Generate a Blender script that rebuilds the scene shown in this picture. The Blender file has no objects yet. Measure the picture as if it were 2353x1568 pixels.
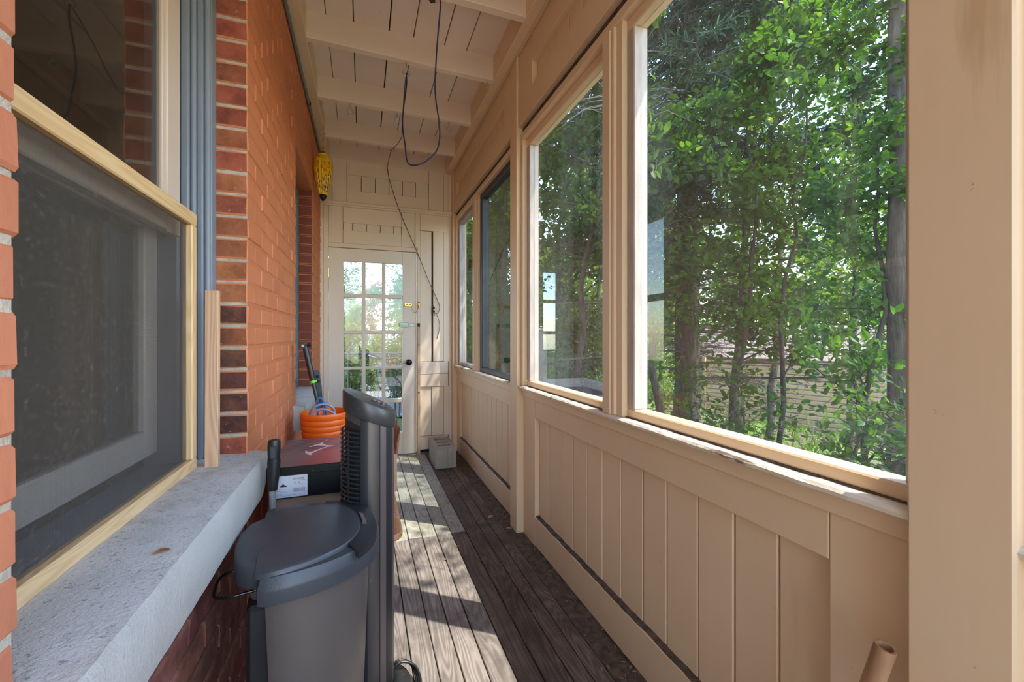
import bpy, bmesh, math, random
import numpy as np
from mathutils import Vector, Matrix, Euler
R = random.Random(7)
NR = np.random.default_rng(7)
S = bpy.context.scene
COL = S.collection
pi = math.pi

# ------------------------------------------------------------------ camera
cam_d = bpy.data.cameras.new('camera')
cam_d.sensor_width = 36.0
cam_d.lens = 960.0 / 2353.0 * 36.0
cam_d.shift_y = -14.0 / 2353.0
cam_d.clip_start = 0.02
cam_d.clip_end = 300
cam = bpy.data.objects.new('camera', cam_d)
COL.objects.link(cam)
cam.location = (0, 0, 1.2)
cam.rotation_euler = (math.radians(90), 0, -math.radians(19.7))
S.camera = cam

# ------------------------------------------------------------------ sky, sun, exposure
world = bpy.data.worlds.new('sky')
S.world = world
world.use_nodes = True
wn = world.node_tree.nodes; wl = world.node_tree.links
wn.clear()
sky = wn.new('ShaderNodeTexSky')
sky.sky_type = 'NISHITA'
sky.sun_disc = False
sky.sun_elevation = math.radians(62)
sky.sun_rotation = math.radians(127)
sky.air_density = 1.0
sky.dust_density = 0.6
sky.ozone_density = 1.0
wbg = wn.new('ShaderNodeBackground')
wbg.inputs['Strength'].default_value = 0.50
wout = wn.new('ShaderNodeOutputWorld')
wl.new(sky.outputs[0], wbg.inputs[0]); wl.new(wbg.outputs[0], wout.inputs[0])

sun_d = bpy.data.lights.new('sun', 'SUN')
sun_d.energy = 4.2
sun_d.angle = math.radians(0.53)
sun_d.color = (1.0, 0.95, 0.86)
sun = bpy.data.objects.new('sun', sun_d)
COL.objects.link(sun)
sun.rotation_euler = Vector((-0.42, 0.315, -1.0)).to_track_quat('-Z', 'Y').to_euler()
sun.location = (6, -4, 12)

S.view_settings.view_transform = 'Standard'
S.view_settings.look = 'None'
S.view_settings.gamma = 1.0
S.view_settings.use_curve_mapping = False
S.view_settings.exposure = 1.40
S.cycles.max_bounces = 10
S.cycles.diffuse_bounces = 6
S.cycles.transparent_max_bounces = 24
S.cycles.caustics_reflective = False
S.cycles.caustics_refractive = False

# ------------------------------------------------------------------ material helpers
def new_mat(name):
    m = bpy.data.materials.new(name)
    m.use_nodes = True
    nt = m.node_tree
    for n in list(nt.nodes):
        nt.nodes.remove(n)
    out = nt.nodes.new('ShaderNodeOutputMaterial')
    return m, nt, out

def nd(nt, t, **kw):
    n = nt.nodes.new(t)
    for k, v in kw.items():
        if k.startswith('i_'):
            n.inputs[k[2:].replace('_', ' ')].default_value = v
        else:
            setattr(n, k, v)
    return n

def c4(c):
    return (c[0], c[1], c[2], 1.0)

def coords(nt, stretch=(1, 1, 1), rnd=False, kind='world', rot=None):
    if kind == 'world':
        g = nd(nt, 'ShaderNodeNewGeometry'); src = g.outputs['Position']
    else:
        g = nd(nt, 'ShaderNodeTexCoord'); src = g.outputs[kind]
    mp = nd(nt, 'ShaderNodeMapping')
    mp.inputs['Scale'].default_value = stretch
    if rot: mp.inputs['Rotation'].default_value = rot
    nt.links.new(src, mp.inputs['Vector'])
    if rnd:
        oi = nd(nt, 'ShaderNodeObjectInfo')
        mu = nd(nt, 'ShaderNodeMath', operation='MULTIPLY'); mu.inputs[1].default_value = 37.0
        nt.links.new(oi.outputs['Random'], mu.inputs[0])
        cb = nd(nt, 'ShaderNodeCombineXYZ')
        for i in range(3): nt.links.new(mu.outputs[0], cb.inputs[i])
        ad = nd(nt, 'ShaderNodeVectorMath', operation='ADD')
        nt.links.new(mp.outputs[0], ad.inputs[0]); nt.links.new(cb.outputs[0], ad.inputs[1])
        return ad.outputs[0]
    return mp.outputs[0]

def noise(nt, vec, scale, detail=4, rough=0.55, dist=0.0):
    n = nd(nt, 'ShaderNodeTexNoise')
    n.inputs['Scale'].default_value = scale
    n.inputs['Detail'].default_value = detail
    n.inputs['Roughness'].default_value = rough
    n.inputs['Distortion'].default_value = dist
    nt.links.new(vec, n.inputs['Vector'])
    return n.outputs['Fac']

def ramp(nt, fac, stops):
    r = nd(nt, 'ShaderNodeValToRGB')
    e = r.color_ramp.elements
    while len(e) < len(stops): e.new(0.5)
    for i, (p, c) in enumerate(stops):
        e[i].position = p
        e[i].color = c4(c) if isinstance(c, (tuple, list)) else (c, c, c, 1)
    nt.links.new(fac, r.inputs[0])
    return r.outputs[0]

def mix(nt, fac, a, b, blend='MIX'):
    m = nd(nt, 'ShaderNodeMix', data_type='RGBA', blend_type=blend)
    for sock, val in ((m.inputs[0], fac), (m.inputs[6], a), (m.inputs[7], b)):
        if isinstance(val, (int, float)): sock.default_value = val
        elif isinstance(val, (tuple, list)): sock.default_value = c4(val)
        else: nt.links.new(val, sock)
    return m.outputs[2]

def bump(nt, h, strength=0.2, dist=0.01):
    b = nd(nt, 'ShaderNodeBump')
    b.inputs['Strength'].default_value = strength
    b.inputs['Distance'].default_value = dist
    nt.links.new(h, b.inputs['Height'])
    return b.outputs[0]

def finish(nt, out, col, rough=0.6, metal=0.0, nrm=None, spec=0.5, transl=None):
    p = nd(nt, 'ShaderNodeBsdfPrincipled')
    if isinstance(col, (tuple, list)): p.inputs['Base Color'].default_value = c4(col)
    else: nt.links.new(col, p.inputs['Base Color'])
    if isinstance(rough, (int, float)): p.inputs['Roughness'].default_value = rough
    else: nt.links.new(rough, p.inputs['Roughness'])
    p.inputs['Metallic'].default_value = metal
    p.inputs['Specular IOR Level'].default_value = spec
    if nrm is not None: nt.links.new(nrm, p.inputs['Normal'])
    nt.links.new(p.outputs[0], out.inputs[0])
    return p

def rand_val(nt, col, amt, hue=0.0):
    """vary brightness (and hue) from object to object"""
    oi = nd(nt, 'ShaderNodeObjectInfo')
    mr = nd(nt, 'ShaderNodeMapRange')
    mr.inputs['To Min'].default_value = 1 - amt; mr.inputs['To Max'].default_value = 1 + amt
    nt.links.new(oi.outputs['Random'], mr.inputs[0])
    h = nd(nt, 'ShaderNodeHueSaturation')
    nt.links.new(mr.outputs[0], h.inputs['Value'])
    if hue:
        m2 = nd(nt, 'ShaderNodeMapRange')
        m2.inputs['To Min'].default_value = 0.5 - hue; m2.inputs['To Max'].default_value = 0.5 + hue
        sn = nd(nt, 'ShaderNodeMath', operation='FRACT'); ml = nd(nt, 'ShaderNodeMath', operation='MULTIPLY')
        ml.inputs[1].default_value = 7.31
        nt.links.new(oi.outputs['Random'], ml.inputs[0]); nt.links.new(ml.outputs[0], sn.inputs[0])
        nt.links.new(sn.outputs[0], m2.inputs[0]); nt.links.new(m2.outputs[0], h.inputs['Hue'])
    if isinstance(col, (tuple, list)): h.inputs['Color'].default_value = c4(col)
    else: nt.links.new(col, h.inputs['Color'])
    return h.outputs[0]

def simple(name, col, rough=0.6, col2=None, scale=6, stretch=(1, 1, 1), bstr=0.0, bscale=60, metal=0.0, rnd=0.0, spec=0.5, hue=0.0):
    m, nt, out = new_mat(name)
    v = coords(nt, stretch, rnd > 0)
    c = col
    if col2 is not None:
        c = mix(nt, ramp(nt, noise(nt, v, scale), [(0.35, 0.0), (0.65, 1.0)]), col, col2)
    if rnd: c = rand_val(nt, c, rnd, hue)
    nrm = bump(nt, noise(nt, v, bscale, 3), bstr, 0.004) if bstr else None
    finish(nt, out, c, rough, metal, nrm, spec)
    return m

def paint(name, base, dark, stain=(0.30, 0.17, 0.08), stain_amt=0.5, along=2, thr=(0.66, 0.78)):
    """old brush paint: soft tone variation, brush grain along one axis, small chips and drip stains"""
    m, nt, out = new_mat(name)
    st = [14.0, 14.0, 14.0]; st[along] = 0.8
    v0 = coords(nt)
    v1 = coords(nt, tuple(st))
    c = mix(nt, ramp(nt, noise(nt, v0, 1.7, 3), [(0.3, 0.0), (0.7, 1.0)]), base, dark)
    c = rand_val(nt, c, 0.025)
    st2 = [9.0, 9.0, 9.0]; st2[along] = 0.9
    v2 = coords(nt, tuple(st2))
    streak = ramp(nt, noise(nt, v2, 1.1, 5, 0.6), [(thr[0], 0.0), (thr[1], 0.35 * stain_amt)])
    c = mix(nt, streak, c, stain)
    chips = ramp(nt, noise(nt, v0, 26.0, 4, 0.6), [(0.70, 0.0), (0.76, 0.55 * stain_amt)])
    c = mix(nt, chips, c, tuple(x * 0.55 for x in stain))
    b = mix(nt, 0.5, noise(nt, v1, 3.0, 4), noise(nt, v0, 45.0, 2))
    finish(nt, out, c, 0.42, 0, bump(nt, b, 0.22, 0.0035), 0.4)
    return m

def woodgrain(name, cols, along=1, rough=0.7, rnd=0.12, bstr=0.25, scale=1.0, hue=0.0, wear=None):
    """sawn timber: growth rings stretched along the board, different on every board"""
    m, nt, out = new_mat(name)
    # growth rings: contour lines of a noise field drawn out along the board
    st = [9.0 * scale] * 3; st[along] = 0.85 * scale
    v = coords(nt, tuple(st), True)
    n1 = noise(nt, v, 1.0, 2.0, 0.45, 0.25)
    ml = nd(nt, 'ShaderNodeMath', operation='MULTIPLY'); ml.inputs[1].default_value = 150.0
    nt.links.new(n1, ml.inputs[0])
    sn = nd(nt, 'ShaderNodeMath', operation='SINE'); nt.links.new(ml.outputs[0], sn.inputs[0])
    wv = nd(nt, 'ShaderNodeMapRange'); wv.inputs['From Min'].default_value = -1.0
    nt.links.new(sn.outputs[0], wv.inputs[0])
    blot = noise(nt, v, 0.8, 5, 0.65)
    st2 = [120.0 * scale] * 3; st2[along] = 3.0 * scale
    fine = noise(nt, coords(nt, tuple(st2), True), 1.0, 3)
    g = mix(nt, 0.55, wv.outputs[0], blot)
    g = mix(nt, 0.40, g, fine)
    n = len(cols)
    c = ramp(nt, g, [(0.2 + 0.6 * i / (n - 1), cols[i]) for i in range(n)])
    if wear:
        c = mix(nt, ramp(nt, noise(nt, coords(nt), wear[1], 4, 0.65), [(0.45, 0.0), (0.62, wear[2])]), c, wear[0])
    c = rand_val(nt, c, rnd, hue)
    finish(nt, out, c, rough, 0, bump(nt, g, bstr, 0.003), 0.3)
    return m

def leafmat(name, cols, transl=0.45, rough=0.45):
    m, nt, out = new_mat(name)
    v = coords(nt)
    n1 = noise(nt, v, 17.0, 2)
    n2 = noise(nt, v, 0.9, 2)
    c = ramp(nt, mix(nt, 0.4, n1, n2), [(0.3, cols[0]), (0.5, cols[1]), (0.7, cols[2])])
    p = nd(nt, 'ShaderNodeBsdfPrincipled')
    nt.links.new(c, p.inputs['Base Color']); p.inputs['Roughness'].default_value = rough
    p.inputs['Specular IOR Level'].default_value = 0.18
    t = nd(nt, 'ShaderNodeBsdfTranslucent')
    tc = mix(nt, 1.0, c, (1.0, 1.0, 0.55), 'MULTIPLY')
    hs = nd(nt, 'ShaderNodeHueSaturation'); hs.inputs['Value'].default_value = 2.1
    nt.links.new(tc, hs.inputs['Color'])
    nt.links.new(hs.outputs[0], t.inputs[0])
    mx = nd(nt, 'ShaderNodeMixShader'); mx.inputs[0].default_value = transl
    nt.links.new(p.outputs[0], mx.inputs[1]); nt.links.new(t.outputs[0], mx.inputs[2])
    nt.links.new(mx.outputs[0], out.inputs[0])
    return m

def glass(name, tint=(0.96, 0.98, 0.97), dust=0.03, streak=0.08, along=2, dust_col=(0.75, 0.78, 0.8)):
    """thin window pane: see-through with a Fresnel reflection and a film of dust"""
    m, nt, out = new_mat(name)
    tr = nd(nt, 'ShaderNodeBsdfTransparent'); tr.inputs[0].default_value = c4(tint)
    gl = nd(nt, 'ShaderNodeBsdfGlossy'); gl.inputs['Roughness'].default_value = 0.01
    fr = nd(nt, 'ShaderNodeFresnel')
    gb = nd(nt, 'ShaderNodeNewGeometry')
    ir = nd(nt, 'ShaderNodeMapRange'); ir.inputs['To Min'].default_value = 1.5; ir.inputs['To Max'].default_value = 1 / 1.5
    nt.links.new(gb.outputs['Backfacing'], ir.inputs[0]); nt.links.new(ir.outputs[0], fr.inputs['IOR'])
    m1 = nd(nt, 'ShaderNodeMixShader')
    nt.links.new(fr.outputs[0], m1.inputs[0]); nt.links.new(tr.outputs[0], m1.inputs[1]); nt.links.new(gl.outputs[0], m1.inputs[2])
    st = [7.0, 7.0, 7.0]; st[along] = 0.7
    s1 = noise(nt, coords(nt, tuple(st)), 1.0, 4, 0.6)
    s2 = noise(nt, coords(nt), 55.0, 5, 0.7)
    s3 = noise(nt, coords(nt), 1.6, 2)
    f = mix(nt, 0.5, ramp(nt, s1, [(0.42, 0.0), (0.75, 1.0)]), ramp(nt, s2, [(0.5, 0.0), (0.72, 1.0)]))
    f2 = mix(nt, 1.0, f, ramp(nt, s3, [(0.35, 0.15), (0.65, 1.0)]), 'MULTIPLY')
    mr = nd(nt, 'ShaderNodeMapRange'); mr.inputs['To Min'].default_value = dust; mr.inputs['To Max'].default_value = dust + streak
    nt.links.new(f2, mr.inputs[0])
    df = nd(nt, 'ShaderNodeBsdfDiffuse'); df.inputs[0].default_value = c4(dust_col)
    tl = nd(nt, 'ShaderNodeBsdfTranslucent'); tl.inputs[0].default_value = c4(dust_col)
    md = nd(nt, 'ShaderNodeMixShader'); md.inputs[0].default_value = 0.5
    nt.links.new(df.outputs[0], md.inputs[1]); nt.links.new(tl.outputs[0], md.inputs[2])
    m2 = nd(nt, 'ShaderNodeMixShader')
    nt.links.new(mr.outputs[0], m2.inputs[0]); nt.links.new(m1.outputs[0], m2.inputs[1]); nt.links.new(md.outputs[0], m2.inputs[2])
    nt.links.new(m2.outputs[0], out.inputs[0])
    return m

def screen_mat(name, col, cover):
    """insect screen: fine wire cloth, part open"""
    m, nt, out = new_mat(name)
    tr = nd(nt, 'ShaderNodeBsdfTransparent')
    df = nd(nt, 'ShaderNodeBsdfPrincipled'); df.inputs['Roughness'].default_value = 0.6
    v = coords(nt)
    w1 = nd(nt, 'ShaderNodeTexWave', bands_direction='Y'); w1.inputs['Scale'].default_value = 190.0
    w2 = nd(nt, 'ShaderNodeTexWave', bands_direction='Z'); w2.inputs['Scale'].default_value = 190.0
    nt.links.new(v, w1.inputs['Vector']); nt.links.new(v, w2.inputs['Vector'])
    mx = nd(nt, 'ShaderNodeMath', operation='MAXIMUM')
    nt.links.new(w1.outputs['Fac'], mx.inputs[0]); nt.links.new(w2.outputs['Fac'], mx.inputs[1])
    mr = nd(nt, 'ShaderNodeMapRange'); mr.inputs['From Min'].default_value = 0.2
    mr.inputs['To Min'].default_value = cover * 0.55; mr.inputs['To Max'].default_value = min(1.0, cover * 1.3)
    nt.links.new(mx.outputs[0], mr.inputs[0])
    nt.links.new(mix(nt, ramp(nt, noise(nt, v, 90, 4, 0.7), [(0.55, 0.0), (0.72, 1.0)]), col, tuple(min(1, x * 2.6 + 0.02) for x in col)), df.inputs['Base Color'])
    ms = nd(nt, 'ShaderNodeMixShader')
    nt.links.new(mr.outputs[0], ms.inputs[0]); nt.links.new(tr.outputs[0], ms.inputs[1]); nt.links.new(df.outputs[0], ms.inputs[2])
    nt.links.new(ms.outputs[0], out.inputs[0])
    return m

# ------------------------------------------------------------------ materials
CREAM = (0.79, 0.585, 0.375); CREAM2 = (0.74, 0.535, 0.335)
MT = {}
MT['paint_z'] = paint('cream_paint_upright', CREAM, CREAM2, along=2)
MT['paint_y'] = paint('cream_paint_lengthwise', CREAM, CREAM2, along=1)
MT['paint_x'] = paint('cream_paint_crosswise', (0.84, 0.70, 0.55), (0.80, 0.65, 0.49), along=0, stain_amt=0.35)
MT['paint_post'] = paint('cream_paint_post', CREAM, CREAM2, stain=(0.46, 0.25, 0.10), stain_amt=1.3, along=2, thr=(0.58, 0.66))
MT['paint_rail'] = paint('chipped_rail_paint', CREAM, CREAM2, stain=(0.20, 0.10, 0.05), stain_amt=1.4, along=1, thr=(0.60, 0.68))
MT['paint_end'] = paint('pale_paint_end_wall', (0.81, 0.69, 0.54), (0.77, 0.645, 0.49), along=2, stain_amt=0.45)
MT['paint_door'] = paint('pale_paint_door', (0.83, 0.75, 0.63), (0.79, 0.69, 0.56), along=2, stain_amt=0.5)
MT['paint_ceiling'] = paint('cream_paint_ceiling', (0.85, 0.735, 0.61), (0.81, 0.69, 0.56), along=1, stain_amt=0.35)
MT['gap'] = simple('dark_gap', (0.03, 0.02, 0.015), 0.9, (0.06, 0.04, 0.03))
MT['grime_shade'] = simple('grime_and_gap_shade', (0.14, 0.10, 0.075), 0.9, (0.05, 0.035, 0.025), 30, bstr=0.4)  # ledge dirt; also shade put as dark colour into head and panel gaps

def sill_mat():
    m, nt, out = new_mat('flaking_sill_paint')
    v = coords(nt, (14, 3.0, 14))
    c = mix(nt, ramp(nt, noise(nt, v, 2.2, 6, 0.7), [(0.56, 0.0), (0.64, 1.0)]), (0.76, 0.66, 0.54), (0.26, 0.18, 0.13))
    c = mix(nt, ramp(nt, noise(nt, coords(nt), 30, 4), [(0.64, 0.0), (0.72, 0.6)]), c, (0.10, 0.06, 0.04))
    finish(nt, out, c, 0.7, 0, bump(nt, noise(nt, v, 4, 5), 0.4, 0.004), 0.3)
    return m
MT['sill'] = sill_mat()

def brick_paint(name, c1, c2, peel=0.0, peel_col=(0.62, 0.57, 0.52)):
    m, nt, out = new_mat(name)
    v = coords(nt)
    c = mix(nt, ramp(nt, noise(nt, v, 3.0, 4), [(0.3, 0.0), (0.7, 1.0)]), c1, c2)
    vs = coords(nt, (6, 6, 0.8))
    c = mix(nt, ramp(nt, noise(nt, vs, 3.0, 5, 0.6), [(0.6, 0.0), (0.75, 0.5)]), c, tuple(x * 0.72 for x in c1))
    if peel:
        c = mix(nt, ramp(nt, noise(nt, v, 9.0, 4, 0.6), [(0.62 - peel, 0.0), (0.64 - peel, 0.95)]), c, peel_col)
    c = rand_val(nt, c, 0.05)
    b = mix(nt, 0.5, noise(nt, v, 60, 5, 0.6), noise(nt, coords(nt, (40, 40, 7)), 1.0, 4))
    finish(nt, out, c, 0.62, 0, bump(nt, b, 0.5, 0.006), 0.35)
    return m
MT['brick_orange'] = brick_paint('orange_painted_brick', (0.62, 0.205, 0.088), (0.56, 0.180, 0.075))
MT['brick_salmon'] = brick_paint('salmon_painted_brick', (0.57, 0.20, 0.105), (0.51, 0.175, 0.09))
MT['mortar_orange'] = brick_paint('orange_painted_mortar', (0.53, 0.165, 0.068), (0.57, 0.185, 0.080))
MT['brick_redpaint'] = brick_paint('dark_red_painted_brick', (0.22, 0.055, 0.030), (0.17, 0.042, 0.024), peel=0.0)

def raw_brick(name, cols, soot):
    m, nt, out = new_mat(name)
    v = coords(nt)
    c = ramp(nt, noise(nt, v, 14, 5, 0.65), [(0.3, cols[0]), (0.5, cols[1]), (0.72, cols[2])])
    c = mix(nt, ramp(nt, noise(nt, v, 30, 5, 0.7), [(0.55, 0.0), (0.68, soot)]), c, (0.045, 0.03, 0.026))
    c = mix(nt, ramp(nt, noise(nt, v, 70, 3, 0.7), [(0.66, 0.0), (0.74, 0.6)]), c, (0.5, 0.45, 0.4))
    c = rand_val(nt, c, 0.22, 0.012)
    finish(nt, out, c, 0.82, 0, bump(nt, noise(nt, v, 90, 5, 0.7), 0.6, 0.005), 0.25)
    return m
MT['brick_raw'] = raw_brick('bare_red_brick', [(0.17, 0.05, 0.032), (0.32, 0.092, 0.045), (0.42, 0.14, 0.07)], 0.35)
MT['brick_soot'] = raw_brick('sooty_red_brick', [(0.06, 0.028, 0.022), (0.13, 0.045, 0.03), (0.24, 0.08, 0.05)], 0.85)
MT['brick_old'] = raw_brick('old_purple_brick', [(0.13, 0.05, 0.04), (0.25, 0.085, 0.06), (0.34, 0.16, 0.12)], 0.5)
MT['mortar'] = simple('grey_mortar', (0.56, 0.47, 0.37), 0.9, (0.40, 0.33, 0.26), 22, bstr=0.8, bscale=140)

def concrete(name, a, b, speck, dirt=0.0):
    m, nt, out = new_mat(name)
    v = coords(nt)
    c = mix(nt, ramp(nt, noise(nt, v, 5, 4), [(0.35, 0.0), (0.65, 1.0)]), a, b)
    c = mix(nt, ramp(nt, noise(nt, v, 110, 3, 0.7), [(0.58, 0.0), (0.68, speck)]), c, tuple(x * 0.38 for x in a))
    if dirt:
        c = mix(nt, ramp(nt, noise(nt, v, 7, 5, 0.7), [(0.52, 0.0), (0.68, dirt)]), c, (0.16, 0.10, 0.07))
    b1 = mix(nt, 0.4, noise(nt, v, 120, 4, 0.7), noise(nt, v, 24, 3))
    finish(nt, out, c, 0.85, 0, bump(nt, b1, 0.7, 0.007), 0.3)
    return m
MT['concrete_sill'] = concrete('rough_grey_concrete', (0.60, 0.565, 0.52), (0.52, 0.49, 0.45), 0.75, 0.4)
MT['concrete_face'] = concrete('smooth_pale_concrete', (0.53, 0.49, 0.435), (0.47, 0.435, 0.385), 0.12, 0.1)
MT['concrete_block'] = concrete('concrete_block_grey', (0.42, 0.385, 0.325), (0.34, 0.31, 0.26), 0.5)

MT['plank_grey'] = woodgrain('weathered_grey_plank', [(0.105, 0.084, 0.073), (0.23, 0.19, 0.168), (0.36, 0.315, 0.285)], 1, rnd=0.10, bstr=0.18, wear=((0.10, 0.08, 0.068), 5.0, 0.6))
MT['plank_dark'] = woodgrain('worn_brown_plank', [(0.07, 0.051, 0.041), (0.15, 0.111, 0.088), (0.25, 0.19, 0.152)], 1, rnd=0.15, bstr=0.18, wear=((0.06, 0.043, 0.034), 4.0, 0.6))
MT['plank_pale'] = woodgrain('pale_new_plank', [(0.25, 0.235, 0.185), (0.38, 0.36, 0.29), (0.47, 0.45, 0.38)], 1, rnd=0.12, bstr=0.3, wear=((0.16, 0.15, 0.12), 9.0, 0.35), hue=0.02)
MT['soil'] = simple('dark_dirt', (0.07, 0.047, 0.031), 0.95, (0.15, 0.105, 0.072), 30, bstr=0.9, bscale=120)
MT['pine'] = woodgrain('fresh_pine', [(0.60, 0.36, 0.165), (0.76, 0.495, 0.25), (0.82, 0.58, 0.325)], 2, 0.5, 0.05, 0.08)
MT['pine_y'] = woodgrain('fresh_pine_lengthwise', [(0.60, 0.36, 0.165), (0.76, 0.495, 0.25), (0.82, 0.58, 0.325)], 1, 0.5, 0.05, 0.08)
MT['stick'] = woodgrain('rough_sawn_stick', [(0.42, 0.23, 0.13), (0.62, 0.37, 0.22), (0.70, 0.45, 0.28)], 2, 0.7, 0.0, 0.25)
MT['raw_strip'] = simple('bare_wood_strip', (0.66, 0.47, 0.30), 0.6, (0.58, 0.39, 0.24), 8, (20, 20, 1))
MT['bench'] = woodgrain('orange_varnished_bench', [(0.30, 0.10, 0.035), (0.52, 0.23, 0.09), (0.62, 0.33, 0.15)], 1, 0.45, 0.0, 0.2, wear=((0.55, 0.42, 0.36), 14.0, 0.6))
MT['pole'] = woodgrain('old_brown_pole', [(0.24, 0.12, 0.06), (0.38, 0.21, 0.11), (0.48, 0.29, 0.16)], 2, 0.6, 0.0, 0.3)
MT['blue'] = simple('blue_grey_frame_paint', (0.22, 0.245, 0.285), 0.42, (0.19, 0.215, 0.255), 4, bstr=0.12, bscale=50)
MT['teal'] = simple('teal_frame_paint', (0.10, 0.20, 0.26), 0.5, (0.08, 0.17, 0.22), 6)
MT['sash'] = simple('pinkish_cream_sash_paint', (0.72, 0.57, 0.47), 0.4, (0.68, 0.53, 0.43), 3, bstr=0.05)
MT['sash_dim'] = simple('grey_sash_paint', (0.78, 0.70, 0.62), 0.5, (0.72, 0.64, 0.57), 3)
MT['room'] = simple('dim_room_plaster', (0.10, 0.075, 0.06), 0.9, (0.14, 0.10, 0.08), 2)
MT['frame_grey'] = simple('aged_grey_frame', (0.50, 0.46, 0.43), 0.6, (0.36, 0.33, 0.31), 5, (12, 12, 1.5), bstr=0.15)
MT['frame_aged'] = simple('aged_pinkish_stile_paint', (0.50, 0.405, 0.34), 0.6, (0.40, 0.325, 0.275), 5, (12, 12, 1.5), bstr=0.15)
MT['frame_black'] = simple('dark_grey_frame', (0.035, 0.037, 0.042), 0.5, (0.055, 0.057, 0.062), 8)
MT['glass'] = glass('dusty_window_glass', dust=0.006, streak=0.07)
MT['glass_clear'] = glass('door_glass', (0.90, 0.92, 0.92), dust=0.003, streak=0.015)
MT['glass_tint'] = glass('dark_tinted_glass', (0.74, 0.77, 0.78), 0.003, 0.02)
MT['glass_house'] = glass('house_window_glass', (0.85, 0.83, 0.80), 0.03, 0.08, dust_col=(0.55, 0.45, 0.36))
MT['screen'] = screen_mat('dark_insect_screen', (0.10, 0.085, 0.072), 0.36)
MT['screen_pale'] = screen_mat('pale_insect_screen', (0.32, 0.33, 0.33), 0.22)
MT['black_plastic'] = simple('black_plastic', (0.012, 0.012, 0.013), 0.38, (0.02, 0.02, 0.021), 8)
MT['black_gloss'] = simple('black_gloss', (0.006, 0.006, 0.007), 0.12)
MT['can_lid'] = simple('slate_black_plastic', (0.042, 0.047, 0.053), 0.40, (0.050, 0.055, 0.062), 5, bstr=0.12, bscale=260)
MT['can_band'] = simple('black_lid_band', (0.016, 0.017, 0.019), 0.35, (0.022, 0.023, 0.026), 9, bstr=0.05, bscale=200)
def scuffed(name, col, metal, rough):
    m, nt, out = new_mat(name)
    v = coords(nt)
    c = mix(nt, ramp(nt, noise(nt, v, 4, 3), [(0.3, 0.0), (0.7, 1.0)]), col, tuple(x * 0.86 for x in col))
    sc = noise(nt, coords(nt, (60, 60, 18), rot=(0.3, 0.6, 0)), 1.0, 3, 0.5)
    c = mix(nt, ramp(nt, sc, [(0.70, 0.0), (0.76, 0.5)]), c, tuple(min(1, x * 2.2 + 0.1) for x in col))
    finish(nt, out, c, rough, metal, bump(nt, noise(nt, v, 300, 2), 0.06, 0.002), 0.5)
    return m
MT['can_body'] = scuffed('brown_grey_metallic_plastic', (0.150, 0.126, 0.112), 0.35, 0.40)
MT['fan_silver'] = scuffed('dark_silver_plastic', (0.125, 0.110, 0.102), 0.55, 0.34)
MT['fan_dark'] = scuffed('charcoal_plastic', (0.028, 0.028, 0.03), 0.1, 0.36)
MT['fan_strip'] = simple('mauve_grey_strip', (0.15, 0.12, 0.115), 0.4, metal=0.4)
MT['fan_head'] = scuffed('dark_grey_head_plastic', (0.055, 0.052, 0.052), 0.25, 0.35)
MT['steel'] = simple('dull_steel', (0.55, 0.54, 0.52), 0.35, (0.42, 0.42, 0.41), 30, metal=0.6)
MT['chrome'] = simple('chrome', (0.7, 0.7, 0.7), 0.15, metal=1.0)
MT['brass'] = simple('brass', (0.70, 0.47, 0.13), 0.25, metal=1.0)
MT['green_steel'] = simple('greenish_steel', (0.30, 0.38, 0.33), 0.35, metal=0.6)
MT['rust'] = simple('rusty_iron', (0.10, 0.05, 0.025), 0.8, (0.05, 0.03, 0.02), 60, bstr=0.4)
MT['conduit'] = simple('painted_conduit', (0.17, 0.185, 0.165), 0.5, (0.13, 0.14, 0.125), 12)
MT['orange'] = simple('orange_plastic', (0.90, 0.155, 0.008), 0.38, (0.85, 0.135, 0.006), 3)
MT['cable_blue'] = simple('dark_blue_cable', (0.012, 0.026, 0.085), 0.3)
MT['cable_grey'] = simple('dark_grey_wire', (0.05, 0.048, 0.05), 0.4)
MT['cord_blue'] = simple('bright_blue_cord', (0.03, 0.14, 0.42), 0.45)
MT['hose'] = simple('grey_clear_hose', (0.30, 0.31, 0.36), 0.2, (0.22, 0.23, 0.30), 20)
MT['lime'] = simple('lime_green_band', (0.20, 0.62, 0.04), 0.4)
MT['pole_green'] = simple('black_green_shaft', (0.018, 0.03, 0.024), 0.3)
MT['grip_grey'] = simple('slate_grip', (0.04, 0.048, 0.055), 0.35)
MT['cardboard'] = simple('brown_cardboard', (0.50, 0.31, 0.19), 0.8, (0.44, 0.27, 0.16), 4, (1, 1, 8))
MT['cardboard_torn'] = simple('torn_cardboard', (0.24, 0.12, 0.07), 0.9, (0.34, 0.19, 0.11), 20, bstr=0.5)
MT['label'] = simple('white_label_paper', (0.72, 0.72, 0.76), 0.5)
MT['ink'] = simple('black_ink', (0.02, 0.02, 0.025), 0.5)
MT['ink_red'] = simple('red_ink', (0.42, 0.03, 0.04), 0.5)
MT['ink_grey'] = simple('grey_print', (0.28, 0.28, 0.31), 0.5)
MT['mark'] = simple('silver_white_print', (0.66, 0.62, 0.66), 0.3)
def box_black():
    m, nt, out = new_mat('black_box_card')
    c = mix(nt, ramp(nt, noise(nt, coords(nt), 120, 4, 0.7), [(0.70, 0.0), (0.73, 1.0)]), (0.006, 0.006, 0.007), (0.4, 0.4, 0.4))
    finish(nt, out, c, 0.32)
    return m
MT['box_black'] = box_black()
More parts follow.
